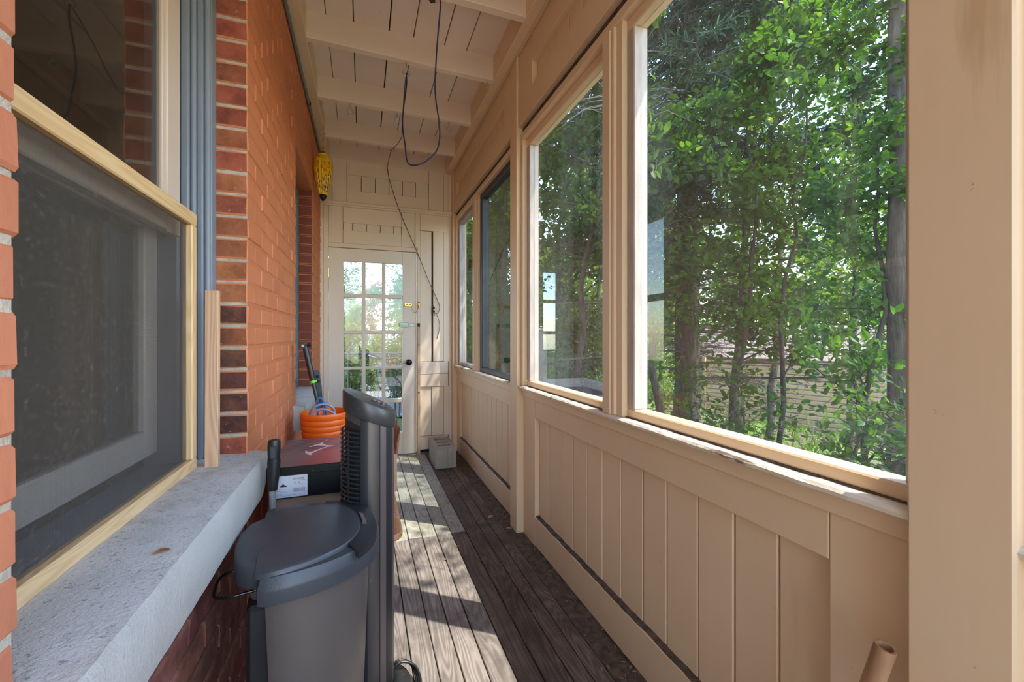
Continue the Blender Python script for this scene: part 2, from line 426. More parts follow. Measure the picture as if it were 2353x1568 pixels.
def box_lid():
    m, nt, out = new_mat('red_and_grey_lid_print')
    v = coords(nt)
    sx = nd(nt, 'ShaderNodeSeparateXYZ'); nt.links.new(v, sx.inputs[0])
    mr = nd(nt, 'ShaderNodeMapRange'); mr.inputs['From Min'].default_value = -0.24; mr.inputs['From Max'].default_value = -0.13
    nt.links.new(sx.outputs[0], mr.inputs[0])
    base = mix(nt, mr.outputs[0], (0.17, 0.135, 0.15), (0.45, 0.030, 0.016))
    w = nd(nt, 'ShaderNodeTexWave', wave_type='RINGS'); w.inputs['Scale'].default_value = 13.0
    w.inputs['Distortion'].default_value = 1.2; w.inputs['Detail'].default_value = 0
    mp = nd(nt, 'ShaderNodeMapping'); mp.inputs['Location'].default_value = (0.22, -2.12, -0.74); mp.inputs['Scale'].default_value = (1.0, 0.9, 1.0)
    nt.links.new(v, mp.inputs[0]); nt.links.new(mp.outputs[0], w.inputs['Vector'])
    lines = ramp(nt, w.outputs['Fac'], [(0.62, 0.0), (0.75, 1.0)])
    # the printed lines lie on the back part of the lid only
    m2 = nd(nt, 'ShaderNodeMapRange'); m2.inputs['From Min'].default_value = 1.80; m2.inputs['From Max'].default_value = 1.86
    nt.links.new(sx.outputs[1], m2.inputs[0])
    f = mix(nt, 1.0, lines, m2.outputs[0], 'MULTIPLY')
    c = mix(nt, f, base, (0.035, 0.02, 0.025))
    c = mix(nt, ramp(nt, noise(nt, v, 130, 4, 0.7), [(0.64, 0.0), (0.72, 0.45)]), c, (0.6, 0.5, 0.5))
    finish(nt, out, c, 0.38)
    return m
MT['box_lid'] = box_lid()

def lantern_mat():
    m, nt, out = new_mat('yellow_lacquer_with_red_flowers')
    v = coords(nt, (1, 1, 1), kind='Object')
    vo = nd(nt, 'ShaderNodeTexVoronoi', feature='F1'); vo.inputs['Scale'].default_value = 27.0
    nt.links.new(v, vo.inputs['Vector'])
    vb = nd(nt, 'ShaderNodeTexVoronoi', feature='F1'); vb.inputs['Scale'].default_value = 78.0
    nt.links.new(v, vb.inputs['Vector'])
    near = ramp(nt, vo.outputs['Distance'], [(0.36, 1.0), (0.42, 0.0)])
    dots = ramp(nt, vb.outputs['Distance'], [(0.36, 1.0), (0.46, 0.0)])
    f = mix(nt, 1.0, near, dots, 'MULTIPLY')
    base = mix(nt, ramp(nt, noise(nt, v, 20, 3), [(0.35, 0.0), (0.65, 1.0)]), (0.90, 0.60, 0.012), (0.80, 0.44, 0.008))
    c = base
    finish(nt, out, c, 0.3, 0, None, 0.5)
    return m
MT['lantern'] = lantern_mat()
MT['lantern_band'] = simple('yellow_lacquer', (0.80, 0.52, 0.015), 0.25)
MT['bird_blue'] = simple('blue_bird_paint', (0.03, 0.13, 0.30), 0.4)
MT['bird_white'] = simple('white_bird_paint', (0.75, 0.75, 0.70), 0.4)
MT['flower_red'] = simple('dark_red_flower_paint', (0.36, 0.010, 0.012), 0.35)
MT['rope'] = simple('tan_twine', (0.45, 0.27, 0.08), 0.8, bstr=0.4)
MT['knob_brown'] = simple('brown_wood_knob', (0.20, 0.07, 0.03), 0.5)
MT['dry_leaf'] = simple('dry_brown_leaf', (0.36, 0.14, 0.045), 0.7, (0.24, 0.09, 0.03), 60)
MT['litter'] = simple('leaf_litter', (0.20, 0.12, 0.06), 0.9, (0.34, 0.24, 0.13), 80)

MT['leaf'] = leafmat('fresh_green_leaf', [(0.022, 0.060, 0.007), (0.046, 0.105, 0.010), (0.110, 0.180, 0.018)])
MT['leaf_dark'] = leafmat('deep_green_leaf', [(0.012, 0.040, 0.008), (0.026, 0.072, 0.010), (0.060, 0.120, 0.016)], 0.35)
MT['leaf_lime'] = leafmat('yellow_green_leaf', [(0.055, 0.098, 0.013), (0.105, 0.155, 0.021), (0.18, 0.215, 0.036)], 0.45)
MT['leaf_pink'] = leafmat('plum_pink_leaf', [(0.18, 0.07, 0.07), (0.30, 0.13, 0.12), (0.40, 0.22, 0.18)], 0.35)
MT['needle'] = leafmat('blue_green_needle', [(0.012, 0.036, 0.022), (0.024, 0.062, 0.034), (0.06, 0.11, 0.05)], 0.12, 0.6)
MT['grass'] = leafmat('sunny_grass', [(0.06, 0.12, 0.022), (0.13, 0.20, 0.045), (0.23, 0.29, 0.08)], 0.4)
def bark(name, a, b):
    m, nt, out = new_mat(name)
    v = coords(nt, (9, 9, 1.6))
    n1 = noise(nt, v, 2.5, 6, 0.7)
    c = ramp(nt, n1, [(0.3, a), (0.55, b), (0.75, tuple(min(1, x * 1.7) for x in b))])
    finish(nt, out, c, 0.9, 0, bump(nt, n1, 0.9, 0.03), 0.2)
    return m
MT['bark'] = bark('grey_brown_bark', (0.045, 0.036, 0.028), (0.13, 0.10, 0.078))
MT['bark_dark'] = bark('dark_bark', (0.022, 0.018, 0.015), (0.065, 0.05, 0.04))
MT['twig'] = simple('dry_grey_twigs', (0.10, 0.075, 0.058), 0.9, (0.18, 0.14, 0.11), 4)
def ground_mat():
    m, nt, out = new_mat('woodland_ground')
    v = coords(nt)
    c = mix(nt, ramp(nt, noise(nt, v, 1.1, 5, 0.65), [(0.42, 0.0), (0.55, 1.0)]), (0.10, 0.075, 0.05), (0.13, 0.19, 0.045))
    c = mix(nt, ramp(nt, noise(nt, v, 14, 5, 0.7), [(0.5, 0.0), (0.7, 0.8)]), c, (0.24, 0.19, 0.13))
    finish(nt, out, c, 0.95, 0, bump(nt, noise(nt, v, 12, 5, 0.7), 0.8, 0.05), 0.1)
    return m
MT['ground'] = ground_mat()
MT['gravel'] = simple('pale_gravel', (0.22, 0.20, 0.18), 0.95, (0.14, 0.13, 0.115), 9, bstr=0.8, bscale=40)
MT['cedar'] = woodgrain('new_cedar_slat', [(0.40, 0.25, 0.12), (0.50, 0.33, 0.17), (0.58, 0.40, 0.22)], 1, 0.7, 0.1, 0.15)
MT['grey_timber'] = woodgrain('silvered_timber', [(0.12, 0.11, 0.10), (0.22, 0.205, 0.19), (0.33, 0.31, 0.285)], 1, 0.85, 0.15, 0.4)
MT['shingle'] = simple('grey_roof_shingle', (0.19, 0.175, 0.18), 0.9, (0.14, 0.13, 0.135), 14, bstr=0.5)
MT['siding'] = simple('grey_siding', (0.15, 0.145, 0.13), 0.8, (0.12, 0.115, 0.105), 3)
MT['shed_wall'] = simple('weathered_shed_boards', (0.25, 0.22, 0.195), 0.85, (0.18, 0.16, 0.14), 4, (1, 1, 6))
MT['shed_roof'] = simple('pinkish_brown_shingle', (0.24, 0.17, 0.15), 0.9, (0.17, 0.12, 0.105), 9, bstr=0.6)
MT['white_paint'] = simple('white_fence_paint', (0.42, 0.41, 0.39), 0.6, (0.34, 0.33, 0.31), 5)
MT['galv'] = simple('galvanised_wire', (0.09, 0.095, 0.095), 0.45, metal=0.5)
MT['flower'] = simple('orange_blossom', (0.75, 0.22, 0.04), 0.6)

# ------------------------------------------------------------------ mesh helpers
WL = {}          # world location of the root each object hangs from

def fix_normals(me):
    bm = bmesh.new(); bm.from_mesh(me)
    bmesh.ops.recalc_face_normals(bm, faces=bm.faces[:])
    bm.to_mesh(me); bm.free(); me.update()

class MB:
    def __init__(self):
        self.v = []; self.f = []; self.m = []
    def poly(self, vs, faces, mi=0):
        b = len(self.v)
        self.v += [tuple(x) for x in vs]
        self.f += [tuple(b + i for i in f) for f in faces]
        self.m += [mi] * len(faces)
        return self
    def box(self, x0, x1, y0, y1, z0, z1, c=0.0, mi=0, rot=None, piv=None, fm=None):
        """box, corners chamfered by c; fm maps a face key like '-y' to another material slot"""
        if x1 < x0: x0, x1 = x1, x0
        if y1 < y0: y0, y1 = y1, y0
        if z1 < z0: z0, z1 = z1, z0
        c = min(c, 0.45 * min(x1 - x0, y1 - y0, z1 - z0))
        X = (x0, x1); Y = (y0, y1); Z = (z0, z1)
        keys = ['-x', '+x', '-y', '+y', '-z', '+z']
        if c <= 0:
            vs = [(X[i], Y[j], Z[k]) for i in (0, 1) for j in (0, 1) for k in (0, 1)]
            fs = [(0, 1, 3, 2), (4, 6, 7, 5), (0, 4, 5, 1), (2, 3, 7, 6), (0, 2, 6, 4), (1, 5, 7, 3)]
            fmk = keys
        else:
            vs = []; idx = {}
            for i in (0, 1):
                for j in (0, 1):
                    for k in (0, 1):
                        sx, sy, sz = (c, -c)[i], (c, -c)[j], (c, -c)[k]
                        for a in range(3):
                            p = [X[i] + sx, Y[j] + sy, Z[k] + sz]
                            p[a] = (X[i], Y[j], Z[k])[a]
                            idx[(i, j, k, a)] = len(vs); vs.append(tuple(p))
            g = lambda i, j, k, a: idx[(i, j, k, a)]
            fs = []; fmk = []
            fs += [(g(0,0,0,0), g(0,0,1,0), g(0,1,1,0), g(0,1,0,0)), (g(1,0,0,0), g(1,1,0,0), g(1,1,1,0), g(1,0,1,0)),
                   (g(0,0,0,1), g(1,0,0,1), g(1,0,1,1), g(0,0,1,1)), (g(0,1,0,1), g(0,1,1,1), g(1,1,1,1), g(1,1,0,1)),
                   (g(0,0,0,2), g(0,1,0,2), g(1,1,0,2), g(1,0,0,2)), (g(0,0,1,2), g(1,0,1,2), g(1,1,1,2), g(0,1,1,2))]
            fmk += keys
            for i in (0, 1):
                for j in (0, 1):
                    e = (g(i,j,0,0), g(i,j,0,1), g(i,j,1,1), g(i,j,1,0)); fs.append(e if (i == j) == False else e[::-1]); fmk.append('e')
            for i in (0, 1):
                for k in (0, 1):
                    e = (g(i,0,k,0), g(i,0,k,2), g(i,1,k,2), g(i,1,k,0)); fs.append(e if i == k else e[::-1]); fmk.append('e')
            for j in (0, 1):
                for k in (0, 1):
                    e = (g(0,j,k,1), g(0,j,k,2), g(1,j,k,2), g(1,j,k,1)); fs.append(e if j != k else e[::-1]); fmk.append('e')
            for i in (0, 1):
                for j in (0, 1):
                    for k in (0, 1):
                        e = (g(i,j,k,0), g(i,j,k,1), g(i,j,k,2)); fs.append(e if (i + j + k) % 2 else e[::-1]); fmk.append('e')
        if rot is not None:
            pv = Vector(piv if piv else ((x0+x1)/2, (y0+y1)/2, (z0+z1)/2))
            rm = rot if isinstance(rot, Matrix) else Euler(rot).to_matrix()
            vs = [tuple(rm @ (Vector(p) - pv) + pv) for p in vs]
        b = len(self.v)
        self.v += vs
        self.f += [tuple(b + q for q in f) for f in fs]
        self.m += [(fm.get(k, mi) if fm else mi) for k in fmk]
        return self
    def prism(self, pts, axis, a, b, mi=0):
        """2-D outline (counter-clockwise) pushed along an axis: axis 0 -> pts are (y,z), 1 -> (x,z), 2 -> (x,y)"""
        def mk(p, t):
            if axis == 0: return (t, p[0], p[1])
            if axis == 1: return (p[0], t, p[1])
            return (p[0], p[1], t)
        n = len(pts)
        vs = [mk(p, a) for p in pts] + [mk(p, b) for p in pts]
        fs = [tuple(range(n))[::-1], tuple(range(n, 2 * n))] + [(i, (i + 1) % n, n + (i + 1) % n, n + i) for i in range(n)]
        return self.poly(vs, fs, mi)
    def loft(self, rings, cap=True, mi=0):
        n = len(rings[0]); vs = [p for r in rings for p in r]; fs = []
        for k in range(len(rings) - 1):
            for i in range(n):
                j = (i + 1) % n
                fs.append((k * n + i, k * n + j, (k + 1) * n + j, (k + 1) * n + i))
        if cap:
            fs.append(tuple(range(n))[::-1]); fs.append(tuple(range((len(rings) - 1) * n, len(rings) * n)))
        return self.poly(vs, fs, mi)
    def tube(self, pts, r, n=8, cap=True, mi=0):
        pts = [Vector(p) for p in pts]
        rr = r if isinstance(r, (list, tuple)) else [r] * len(pts)
        rings = []; prev = None
        for i, p in enumerate(pts):
            t = (pts[min(i + 1, len(pts) - 1)] - pts[max(i - 1, 0)])
            t = t.normalized() if t.length > 1e-9 else Vector((0, 0, 1))
            if prev is None:
                u = t.orthogonal().normalized()
            else:
                u = prev - t * prev.dot(t)
                u = u.normalized() if u.length > 1e-6 else t.orthogonal().normalized()
            prev = u; w = t.cross(u)
            rings.append([tuple(p + (u * math.cos(2*pi*k/n) + w * math.sin(2*pi*k/n)) * rr[i]) for k in range(n)])
        return self.loft(rings, cap, mi)
    def lathe(self, prof, cx, cy, n=24, mi=0, ex=1.0, ey=1.0, flute=0, amp=0.0):
        rings = []
        for (r, z) in prof:
            ring = []
            for k in range(n):
                a = 2 * pi * k / n
                q = r * (1 + (amp * abs(math.cos(flute * a / 2)) - amp if flute else 0))
                ring.append((cx + q * ex * math.cos(a), cy + q * ey * math.sin(a), z))
            rings.append(ring)
        return self.loft(rings, True, mi)
    def sphere(self, c, r, n=10, m=6, mi=0):
        prof = [(max(1e-4, r * math.sin(pi * i / m)), c[2] - r * math.cos(pi * i / m)) for i in range(m + 1)]
        return self.lathe(prof, c[0], c[1], n, mi)
    def shift(self, d, start=0):
        self.v[start:] = [(x + d[0], y + d[1], z + d[2]) for (x, y, z) in self.v[start:]]
    def build(self, name, mats, parent=None, smooth=None, origin=None):
        if not isinstance(mats, (list, tuple)): mats = [mats]
        if parent is not None: org = WL[parent.name]
        elif origin is not None: org = Vector(origin)
        else: org = Vector((0, 0, 0))
        me = bpy.data.meshes.new(name)
        me.from_pydata([(x - org[0], y - org[1], z - org[2]) for (x, y, z) in self.v], [], self.f)
        for m in mats: me.materials.append(MT[m] if isinstance(m, str) else m)
        if len(mats) > 1: me.polygons.foreach_set('material_index', self.m)
        if smooth:
            me.polygons.foreach_set('use_smooth', [True] * len(me.polygons))
        fix_normals(me)
        if smooth: me.set_sharp_from_angle(angle=math.radians(smooth))
        o = bpy.data.objects.new(name, me)
        COL.objects.link(o)
        if parent is not None: o.parent = parent
        else: o.location = org
        WL[o.name] = Vector(org)
        return o

def smooth_path(pts, k=6):
    """Catmull-Rom through the points"""
    P = [Vector(p) for p in pts]; out = []
    for i in range(len(P) - 1):
        p0 = P[max(i - 1, 0)]; p1 = P[i]; p2 = P[i + 1]; p3 = P[min(i + 2, len(P) - 1)]
        for s in range(k):
            t = s / k
            out.append(0.5 * ((2 * p1) + (p2 - p0) * t + (2*p0 - 5*p1 + 4*p2 - p3) * t*t + (3*p1 - p0 - 3*p2 + p3) * t**3))
    out.append(P[-1])
    return out

def root(name, loc, label=None, cat=None, group=None, kind=None):
    o = bpy.data.objects.new(name, None)
    o.empty_display_size = 0.05
    COL.objects.link(o); o.location = loc
    WL[o.name] = Vector(loc)
    return tag(o, label, cat, group, kind)

def tag(o, label=None, cat=None, group=None, kind=None):
    if label: o['label'] = label
    if cat: o['category'] = cat
    if group: o['group'] = group
    if kind: o['kind'] = kind
    return o

def struct(name, loc=(0, 0, 0)):
    return root(name, loc, kind='structure')

def piece(name, mesh, parent, loc, rot=(0, 0, 0), scale=(1, 1, 1)):
    """one more object on shared mesh data; loc is in world space"""
    o = bpy.data.objects.new(name, mesh)
    COL.objects.link(o)
    o.parent = parent
    o.location = Vector(loc) - WL[parent.name]
    o.rotation_euler = rot; o.scale = scale
    WL[o.name] = WL[parent.name]
    return o

def np_obj(name, verts, faces, mat, parent=None, origin=None, smooth=False):
    """fast mesh from numpy arrays; all faces have the same number of corners"""
    org = np.array(WL[parent.name] if parent is not None else (origin or (0, 0, 0)), dtype=np.float32)
    verts = verts.astype(np.float32) - org
    faces = faces.astype(np.int32)
    k = faces.shape[1]
    me = bpy.data.meshes.new(name)
    me.vertices.add(len(verts)); me.vertices.foreach_set('co', verts.ravel())
    me.loops.add(faces.size); me.loops.foreach_set('vertex_index', faces.ravel())
    me.polygons.add(len(faces))
    me.polygons.foreach_set('loop_start', np.arange(0, faces.size, k, dtype=np.int32))
    me.polygons.foreach_set('loop_total', np.full(len(faces), k, dtype=np.int32))
    if smooth: me.polygons.foreach_set('use_smooth', np.ones(len(faces), dtype=bool))
    me.update(calc_edges=True)
    me.materials.append(MT[mat])
    o = bpy.data.objects.new(name, me); COL.objects.link(o)
    if parent is not None: o.parent = parent
    else: o.location = tuple(org)
    WL[o.name] = Vector([float(x) for x in org])
    return o

# ================================================================== FLOOR
floor = struct('floor')
MB().box(-0.60, 1.05, -1.55, 4.45, -0.14, -0.024).build('subfloor', 'gap', floor)
seams = [-0.46, -0.372, -0.284, -0.196, -0.108, -0.02, 0.072, 0.169, 0.2555, 0.335, 0.420, 0.508, 0.597, 0.691, 0.760, 0.828]
for i in range(len(seams) - 1):
    x0, x1 = seams[i] + 0.002, seams[i + 1] - 0.002
    xm = 0.5 * (x0 + x1)
    if 0.07 < xm < 0.56:
        far = 'plank_pale'
        segs = [(-1.55, 2.51, 'plank_grey' if xm < 0.50 else 'plank_dark'), (2.51 + R.uniform(-.01, .01), 3.145, far), (3.145, 4.30, 'plank_pale')]
    elif xm <= 0.07:
        segs = [(-1.55, 2.50, 'plank_grey'), (2.50, 4.30, 'plank_grey')]
    elif 0.70 < xm < 0.83:
        segs = [(-1.55, 1.93, 'plank_dark'), (1.93, 4.30, 'plank_dark')]
    else:
        segs = [(-1.55, 0.9 + R.uniform(-.4, .3), 'plank_dark'), (None, 4.30, 'plank_dark')]
    ylast = None
    for (a, b, mname) in segs:
        if a is None: a = ylast
        ylast = b
        MB().box(x0, x1, a + 0.0015, b - 0.0015, -0.026, R.uniform(-0.0025, 0.0), 0.0025).build('plank', mname, floor)
# dirt-filled strip against the right wall
m = MB(); nx, ny = 5, 150
vs = []; fs = []
for j in range(ny + 1):
    for i in range(nx + 1):
        vs.append((0.828 + 0.10 * i / nx, -0.6 + 4.9 * j / ny, -0.006 + R.uniform(0, 0.010) * (0.4 + i / nx)))
for j in range(ny):
    for i in range(nx):
        a = j * (nx + 1) + i
        fs.append((a, a + 1, a + nx + 2, a + nx + 1))
m.poly(vs, fs); o = m.build('dirt', 'soil', floor); o['kind'] = 'stuff'

m = MB()
for i in range(420):
    x = R.uniform(.80, .915) if R.random() < .75 else R.uniform(.4, .9); y = R.uniform(-.2, 4.25); a = R.uniform(0, pi); l_ = R.uniform(.004, .014); w_ = l_ * R.uniform(.12, .5); z = .0115 if x > .825 else .0025
    dx, dy = math.cos(a) * l_, math.sin(a) * l_; ex, ey = -math.sin(a) * w_, math.cos(a) * w_
    m.poly([(x - dx, y - dy, z), (x + ex, y + ey, z + .002), (x + dx, y + dy, z), (x - ex, y - ey, z + .001)], [(0, 1, 2), (0, 2, 3)])
o = m.build('debris', 'litter', floor); o['kind'] = 'stuff'

# ================================================================== LEFT BRICK WALL
XF = -0.370                      # painted face of the bricks
COURSE = 0.0748
def brick_mesh(name, l, mats, front_neg_y=False):
    """one brick: x depth 0.10, y length l, z height 0.064, slightly uneven corners, origin at its +x,-y,-z corner"""
    b = MB().box(-0.10, 0.0, 0.0, l, 0.0, 0.0655, 0.0045, fm={'-y': 1} if front_neg_y else None)
    b.v = [(x + R.uniform(-.0016, .0016), y + R.uniform(-.0018, .0018), z + R.uniform(-.0016, .0016)) for (x, y, z) in b.v]
    me = bpy.data.meshes.new(name)
    me.from_pydata(b.v, [], b.f)
    for q in mats: me.materials.append(MT[q])
    if front_neg_y: me.polygons.foreach_set('material_index', b.m)
    fix_normals(me)
    return me
def brick_set(l, mats, two=False, n=4):
    return [brick_mesh('brick', l, mats, two) for _ in range(n)]
ST = {}
for key, mats, two in (('o', ['brick_orange'], False), ('s', ['brick_salmon'], False), ('r', ['brick_old'], False), ('k', ['brick_raw'], False),
                       ('oc', ['brick_orange', 'brick_raw'], True), ('ok', ['brick_orange', 'brick_soot'], True), ('e', ['brick_orange', 'brick_redpaint'], True)):
    ST[key] = brick_set(0.203, mats, two)
def lay(parent, key, y, z, l, jx=0.002):
    if l < 0.02: return
    me = R.choice(ST[key])
    piece('brick', me, parent, (XF + R.uniform(-jx, jx * 0.5), y, z), (0, 0, R.uniform(-.006, .006)), (1, l / 0.203, 1))
def course_run(parent, y0, y1, z, k, keymain, keyfirst=None):
    """running bond from y0 to y1"""
    y = y0; first = True
    l = 0.203 if k % 2 == 0 else 0.0965
    while y < y1 - 0.015:
        ll = min(l, y1 - y)
        if y1 - y - ll < 0.03: ll = y1 - y
        lay(parent, keyfirst if (first and keyfirst) else keymain, y, z, ll)
        y += ll + 0.007; l = 0.203; first = False

wall_left = struct('wall_left')
NC = 39
# cores (the mortar shows between the bricks)
m = MB()
m.box(-0.56, XF - 0.0032, 1.664, 2.756, 0, 2.90, mi=0, fm={'-y': 1})
m.box(-0.56, XF - 0.0032, 2.756, 3.624, 0, 0.66, mi=0)
m.box(-0.56, XF - 0.0032, 2.756, 3.624, 2.33, 2.90, mi=0)
m.build('mortar', ['mortar_orange', 'mortar'], wall_left)
z = 0.0; k = 0
zc0 = 0.7905 - 0.0748 * 10 - 0.003
for k in range(NC):
    z = zc0 + k * COURSE
    if z < -0.02 or z > 2.84: continue
    kc = 'ok' if 10.5 <= k <= 16.5 and k not in (15,) else 'oc'
    course_run(wall_left, 1.660, 2.752, z, k, 'o', kc)
    if z > 2.31: course_run(wall_left, 2.757, 3.62, z, k + 1, 'o')

wall_left_b = struct('wall_left')          # stretch past the recess, up to the end wall
MB().box(-0.56, XF - 0.0032, 3.628, 4.36, 0, 2.90, fm={'-y': 1}).build('mortar', ['mortar_orange', 'brick_redpaint'], wall_left_b)
for k in range(NC):
    z = zc0 + k * COURSE
    if z < 0.6 or z > 2.84: continue
    course_run(wall_left_b, 3.624, 4.30, z, k, 'o', 'e')

wall_left_c = struct('wall_left')          # near pier and the bare bricks under the first sill
MB().box(-0.56, XF - 0.004, -1.8, 0.636, 0, 2.90).build('mortar', 'mortar', wall_left_c)
MB().box(-0.56, XF - 0.008, 0.634, 1.666, 0, 0.665).build('mortar', 'mortar', wall_left_c)
MB().box(-0.56, XF - 0.006, 0.634, 1.666, 2.56, 2.90).build('mortar', 'mortar_orange', wall_left_c)
for k in range(NC):
    z = zc0 + k * COURSE
    if z < -0.02 or z > 2.84: continue
    l = 0.203 if k % 2 == 0 else 0.0965
    y1 = 0.640 + R.uniform(-.004, .003)
    key = 's' if z > 0.7 else 'r'
    if z > 0.7:
        lay(wall_left_c, key, y1 - l, z, l, 0.003)
        lay(wall_left_c, key, y1 - l - 0.011 - 0.203, z, 0.203, 0.003)
    elif z < 0.60:
        course_run(wall_left_c, 0.30, 1.655, z, k, 'r')

# ------------------------------------------------------------------ concrete window sills (part of the wall)
def sill(y0, y1, xin, name, top=0.7905, parent=None, broken=True):
    nx, ny = 7, 60
    xs = [XF + 0.058 - (0.010 if 0 else 0) - (XF + 0.058 - xin) * i / nx for i in range(nx + 1)]
    m = MB(); vs = []; fs = []
    for j in range(ny + 1):
        y = y0 + (y1 - y0) * j / ny
        e = min(1.0, (y1 - y) / 0.10) if broken else 1.0
        chip = (1 - e) * 0.070 if broken else 0
        wob = R.uniform(-.0009, .0009)
        row = [(XF + 0.052 + wob * .3, y, top - 0.137 + chip + wob * 2), (XF + 0.058 + wob * .5, y, top - 0.125 + chip), (XF + 0.058 + wob, y, top - 0.012), (XF + 0.052 + wob, y, top - 0.003)]
        row += [(x, y, top + R.uniform(-.0012, .0012) + 0.010 * (XF + 0.058 - x) / 0.2) for x in xs[1:]]
        row += [(xin, y, top - 0.137)]
        vs += row
    w = len(row)
    mats = []
    for j in range(ny):
        for i in range(w):
            a = j * w + i; b = j * w + (i + 1) % w
            fs.append((a, b, b + w, a + w)); mats.append(1 if i in (0, 1, 2) or i >= w - 2 else 0)
    fs.append(tuple(range(w))); mats.append(1)
    fs.append(tuple(range(ny * w, ny * w + w))[::-1]); mats.append(1)
    m.poly([], []); m.v = vs; m.f = [f[::-1] for f in fs]; m.m = mats
    return m.build(name, ['concrete_sill', 'concrete_face'], parent, smooth=40)
sill(0.20, 1.690, -0.60, 'sill', parent=wall_left_c)
sill(2.66, 3.78, -0.60, 'sill', parent=wall_left, broken=False)

# ------------------------------------------------------------------ window 1: house window with half screen
w1 = struct('window_1', (-0.5, 1.1, 0.79))
Y1 = 1.655
# blue grey outer frame: stepped mouldings on the far jamb
steps = [(-0.462, -0.482, 1.612, 1.660), (-0.482, -0.500, 1.596, 1.660), (-0.500, -0.512, 1.588, 1.660), (-0.512, -0.534, 1.570, 1.660), (-0.534, -0.62, 1.556, 1.660)]
m = MB()
for (xa, xb, ya, yb) in steps: m.box(xa, xb, ya, yb, 0.800, 2.56, 0.004)
m.tube([(-0.474, 1.611, 0.80), (-0.474, 1.611, 2.56)], 0.009, 10)
m.tube([(-0.505, 1.590, 0.80), (-0.505, 1.590, 2.56)], 0.008, 10)
m.build('jamb_moulding', 'blue', w1, smooth=40)
m = MB()
for (xa, xb, ya, yb) in ((-0.462, -0.50, 0.64, 0.69), (-0.50, -0.62, 0.64, 0.72)): m.box(xa, xb, ya, yb, 0.800, 2.56, 0.004)
m.box(-0.462, -0.62, 0.69, 1.612, 2.48, 2.56, 0.004)
m.build('jamb_moulding', 'blue', w1, smooth=40)
MB().box(-0.500, -0.62, 0.70, 1.575, 0.786, 0.806, 0.003).build('wood_sill', 'blue', w1)
# pine screen frame
sc = MB()
sc.box(-0.500, -0.474, 1.484, 1.520, 0.8285, 1.5275, 0.003)
sc.box(-0.500, -0.474, 0.70, 0.735, 0.8285, 1.5275, 0.003)
o = sc.build('screen_stile', 'pine', w1)
MB().box(-0.502, -0.474, 0.66, 1.521, 1.528, 1.567, 0.003).build('screen_rail', 'pine_y', w1)
MB().box(-0.502, -0.474, 0.66, 1.521, 0.795, 0.828, 0.003).build('screen_rail', 'pine_y', w1)
MB().box(-0.490, -0.4892, 0.72, 1.50, 0.815, 1.545).build('screen_mesh', 'screen', w1)
# upper sash
us = MB()
us.box(-0.555, -0.528, 1.468, 1.556, 1.50, 2.50, 0.004); us.box(-0.555, -0.528, 0.70, 0.77, 1.50, 2.50, 0.004)
us.box(-0.555, -0.528, 0.77, 1.47, 1.50, 1.555, 0.004); us.box(-0.555, -0.528, 0.77, 1.47, 2.43, 2.50, 0.004)
us.box(-0.552, -0.534, 1.452, 1.470, 1.50, 2.45, 0.003)
us.build('upper_sash', 'sash', w1, smooth=40)
MB().box(-0.5440, -0.5415, 0.77, 1.460, 1.54, 2.44).build('pane', 'glass_house', w1)
ls = MB()
ls.box(-0.615, -0.585, 1.478, 1.556, 0.845, 1.56, 0.004); ls.box(-0.615, -0.585, 0.70, 0.76, 0.845, 1.56, 0.004)
ls.box(-0.615, -0.585, 0.76, 1.48, 0.845, 0.925, 0.004); ls.box(-0.615, -0.585, 0.76, 1.48, 1.51, 1.56, 0.004)
ls.build('lower_sash', 'sash_dim', w1, smooth=40)
MB().box(-0.6020, -0.5995, 0.76, 1.48, 0.92, 1.52).build('pane', 'glass_house', w1)
# dim room behind it
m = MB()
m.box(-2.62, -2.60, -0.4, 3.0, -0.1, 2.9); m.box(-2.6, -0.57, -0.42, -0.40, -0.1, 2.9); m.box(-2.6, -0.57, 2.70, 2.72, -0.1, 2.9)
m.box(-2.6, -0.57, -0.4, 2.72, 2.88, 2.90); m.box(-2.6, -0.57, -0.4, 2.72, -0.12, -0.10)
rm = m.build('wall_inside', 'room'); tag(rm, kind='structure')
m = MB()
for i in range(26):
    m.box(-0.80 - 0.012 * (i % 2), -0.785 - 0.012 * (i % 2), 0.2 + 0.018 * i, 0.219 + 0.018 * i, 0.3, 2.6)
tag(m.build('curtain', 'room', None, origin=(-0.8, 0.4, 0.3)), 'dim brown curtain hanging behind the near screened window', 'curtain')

# ------------------------------------------------------------------ window 7: teal framed window deep in the second recess
w7 = struct('window_2', (-0.5, 3.2, 0.79))
m = MB()
m.box(-0.56, -0.470, 2.758, 2.80, 0.79, 2.33, 0.004); m.box(-0.56, -0.470, 3.58, 3.622, 0.79, 2.33, 0.004)
m.box(-0.56, -0.470, 2.80, 3.58, 2.27, 2.33, 0.004); m.box(-0.56, -0.470, 2.80, 3.58, 0.79, 0.84, 0.004)
m.build('frame', 'teal', w7)
m = MB()
m.box(-0.54, -0.51, 2.80, 2.85, 0.84, 2.27, 0.003); m.box(-0.54, -0.51, 3.53, 3.58, 0.84, 2.27, 0.003)
m.box(-0.54, -0.51, 2.85, 3.53, 1.50, 1.56, 0.003); m.box(-0.54, -0.51, 2.85, 3.53, 0.84, 0.91, 0.003); m.box(-0.54, -0.51, 2.85, 3.53, 2.21, 2.27, 0.003)
m.build('sash', 'sash', w7)
MB().box(-0.528, -0.525, 2.85, 3.53, 0.9, 2.22).build('pane', 'glass_house', w7)

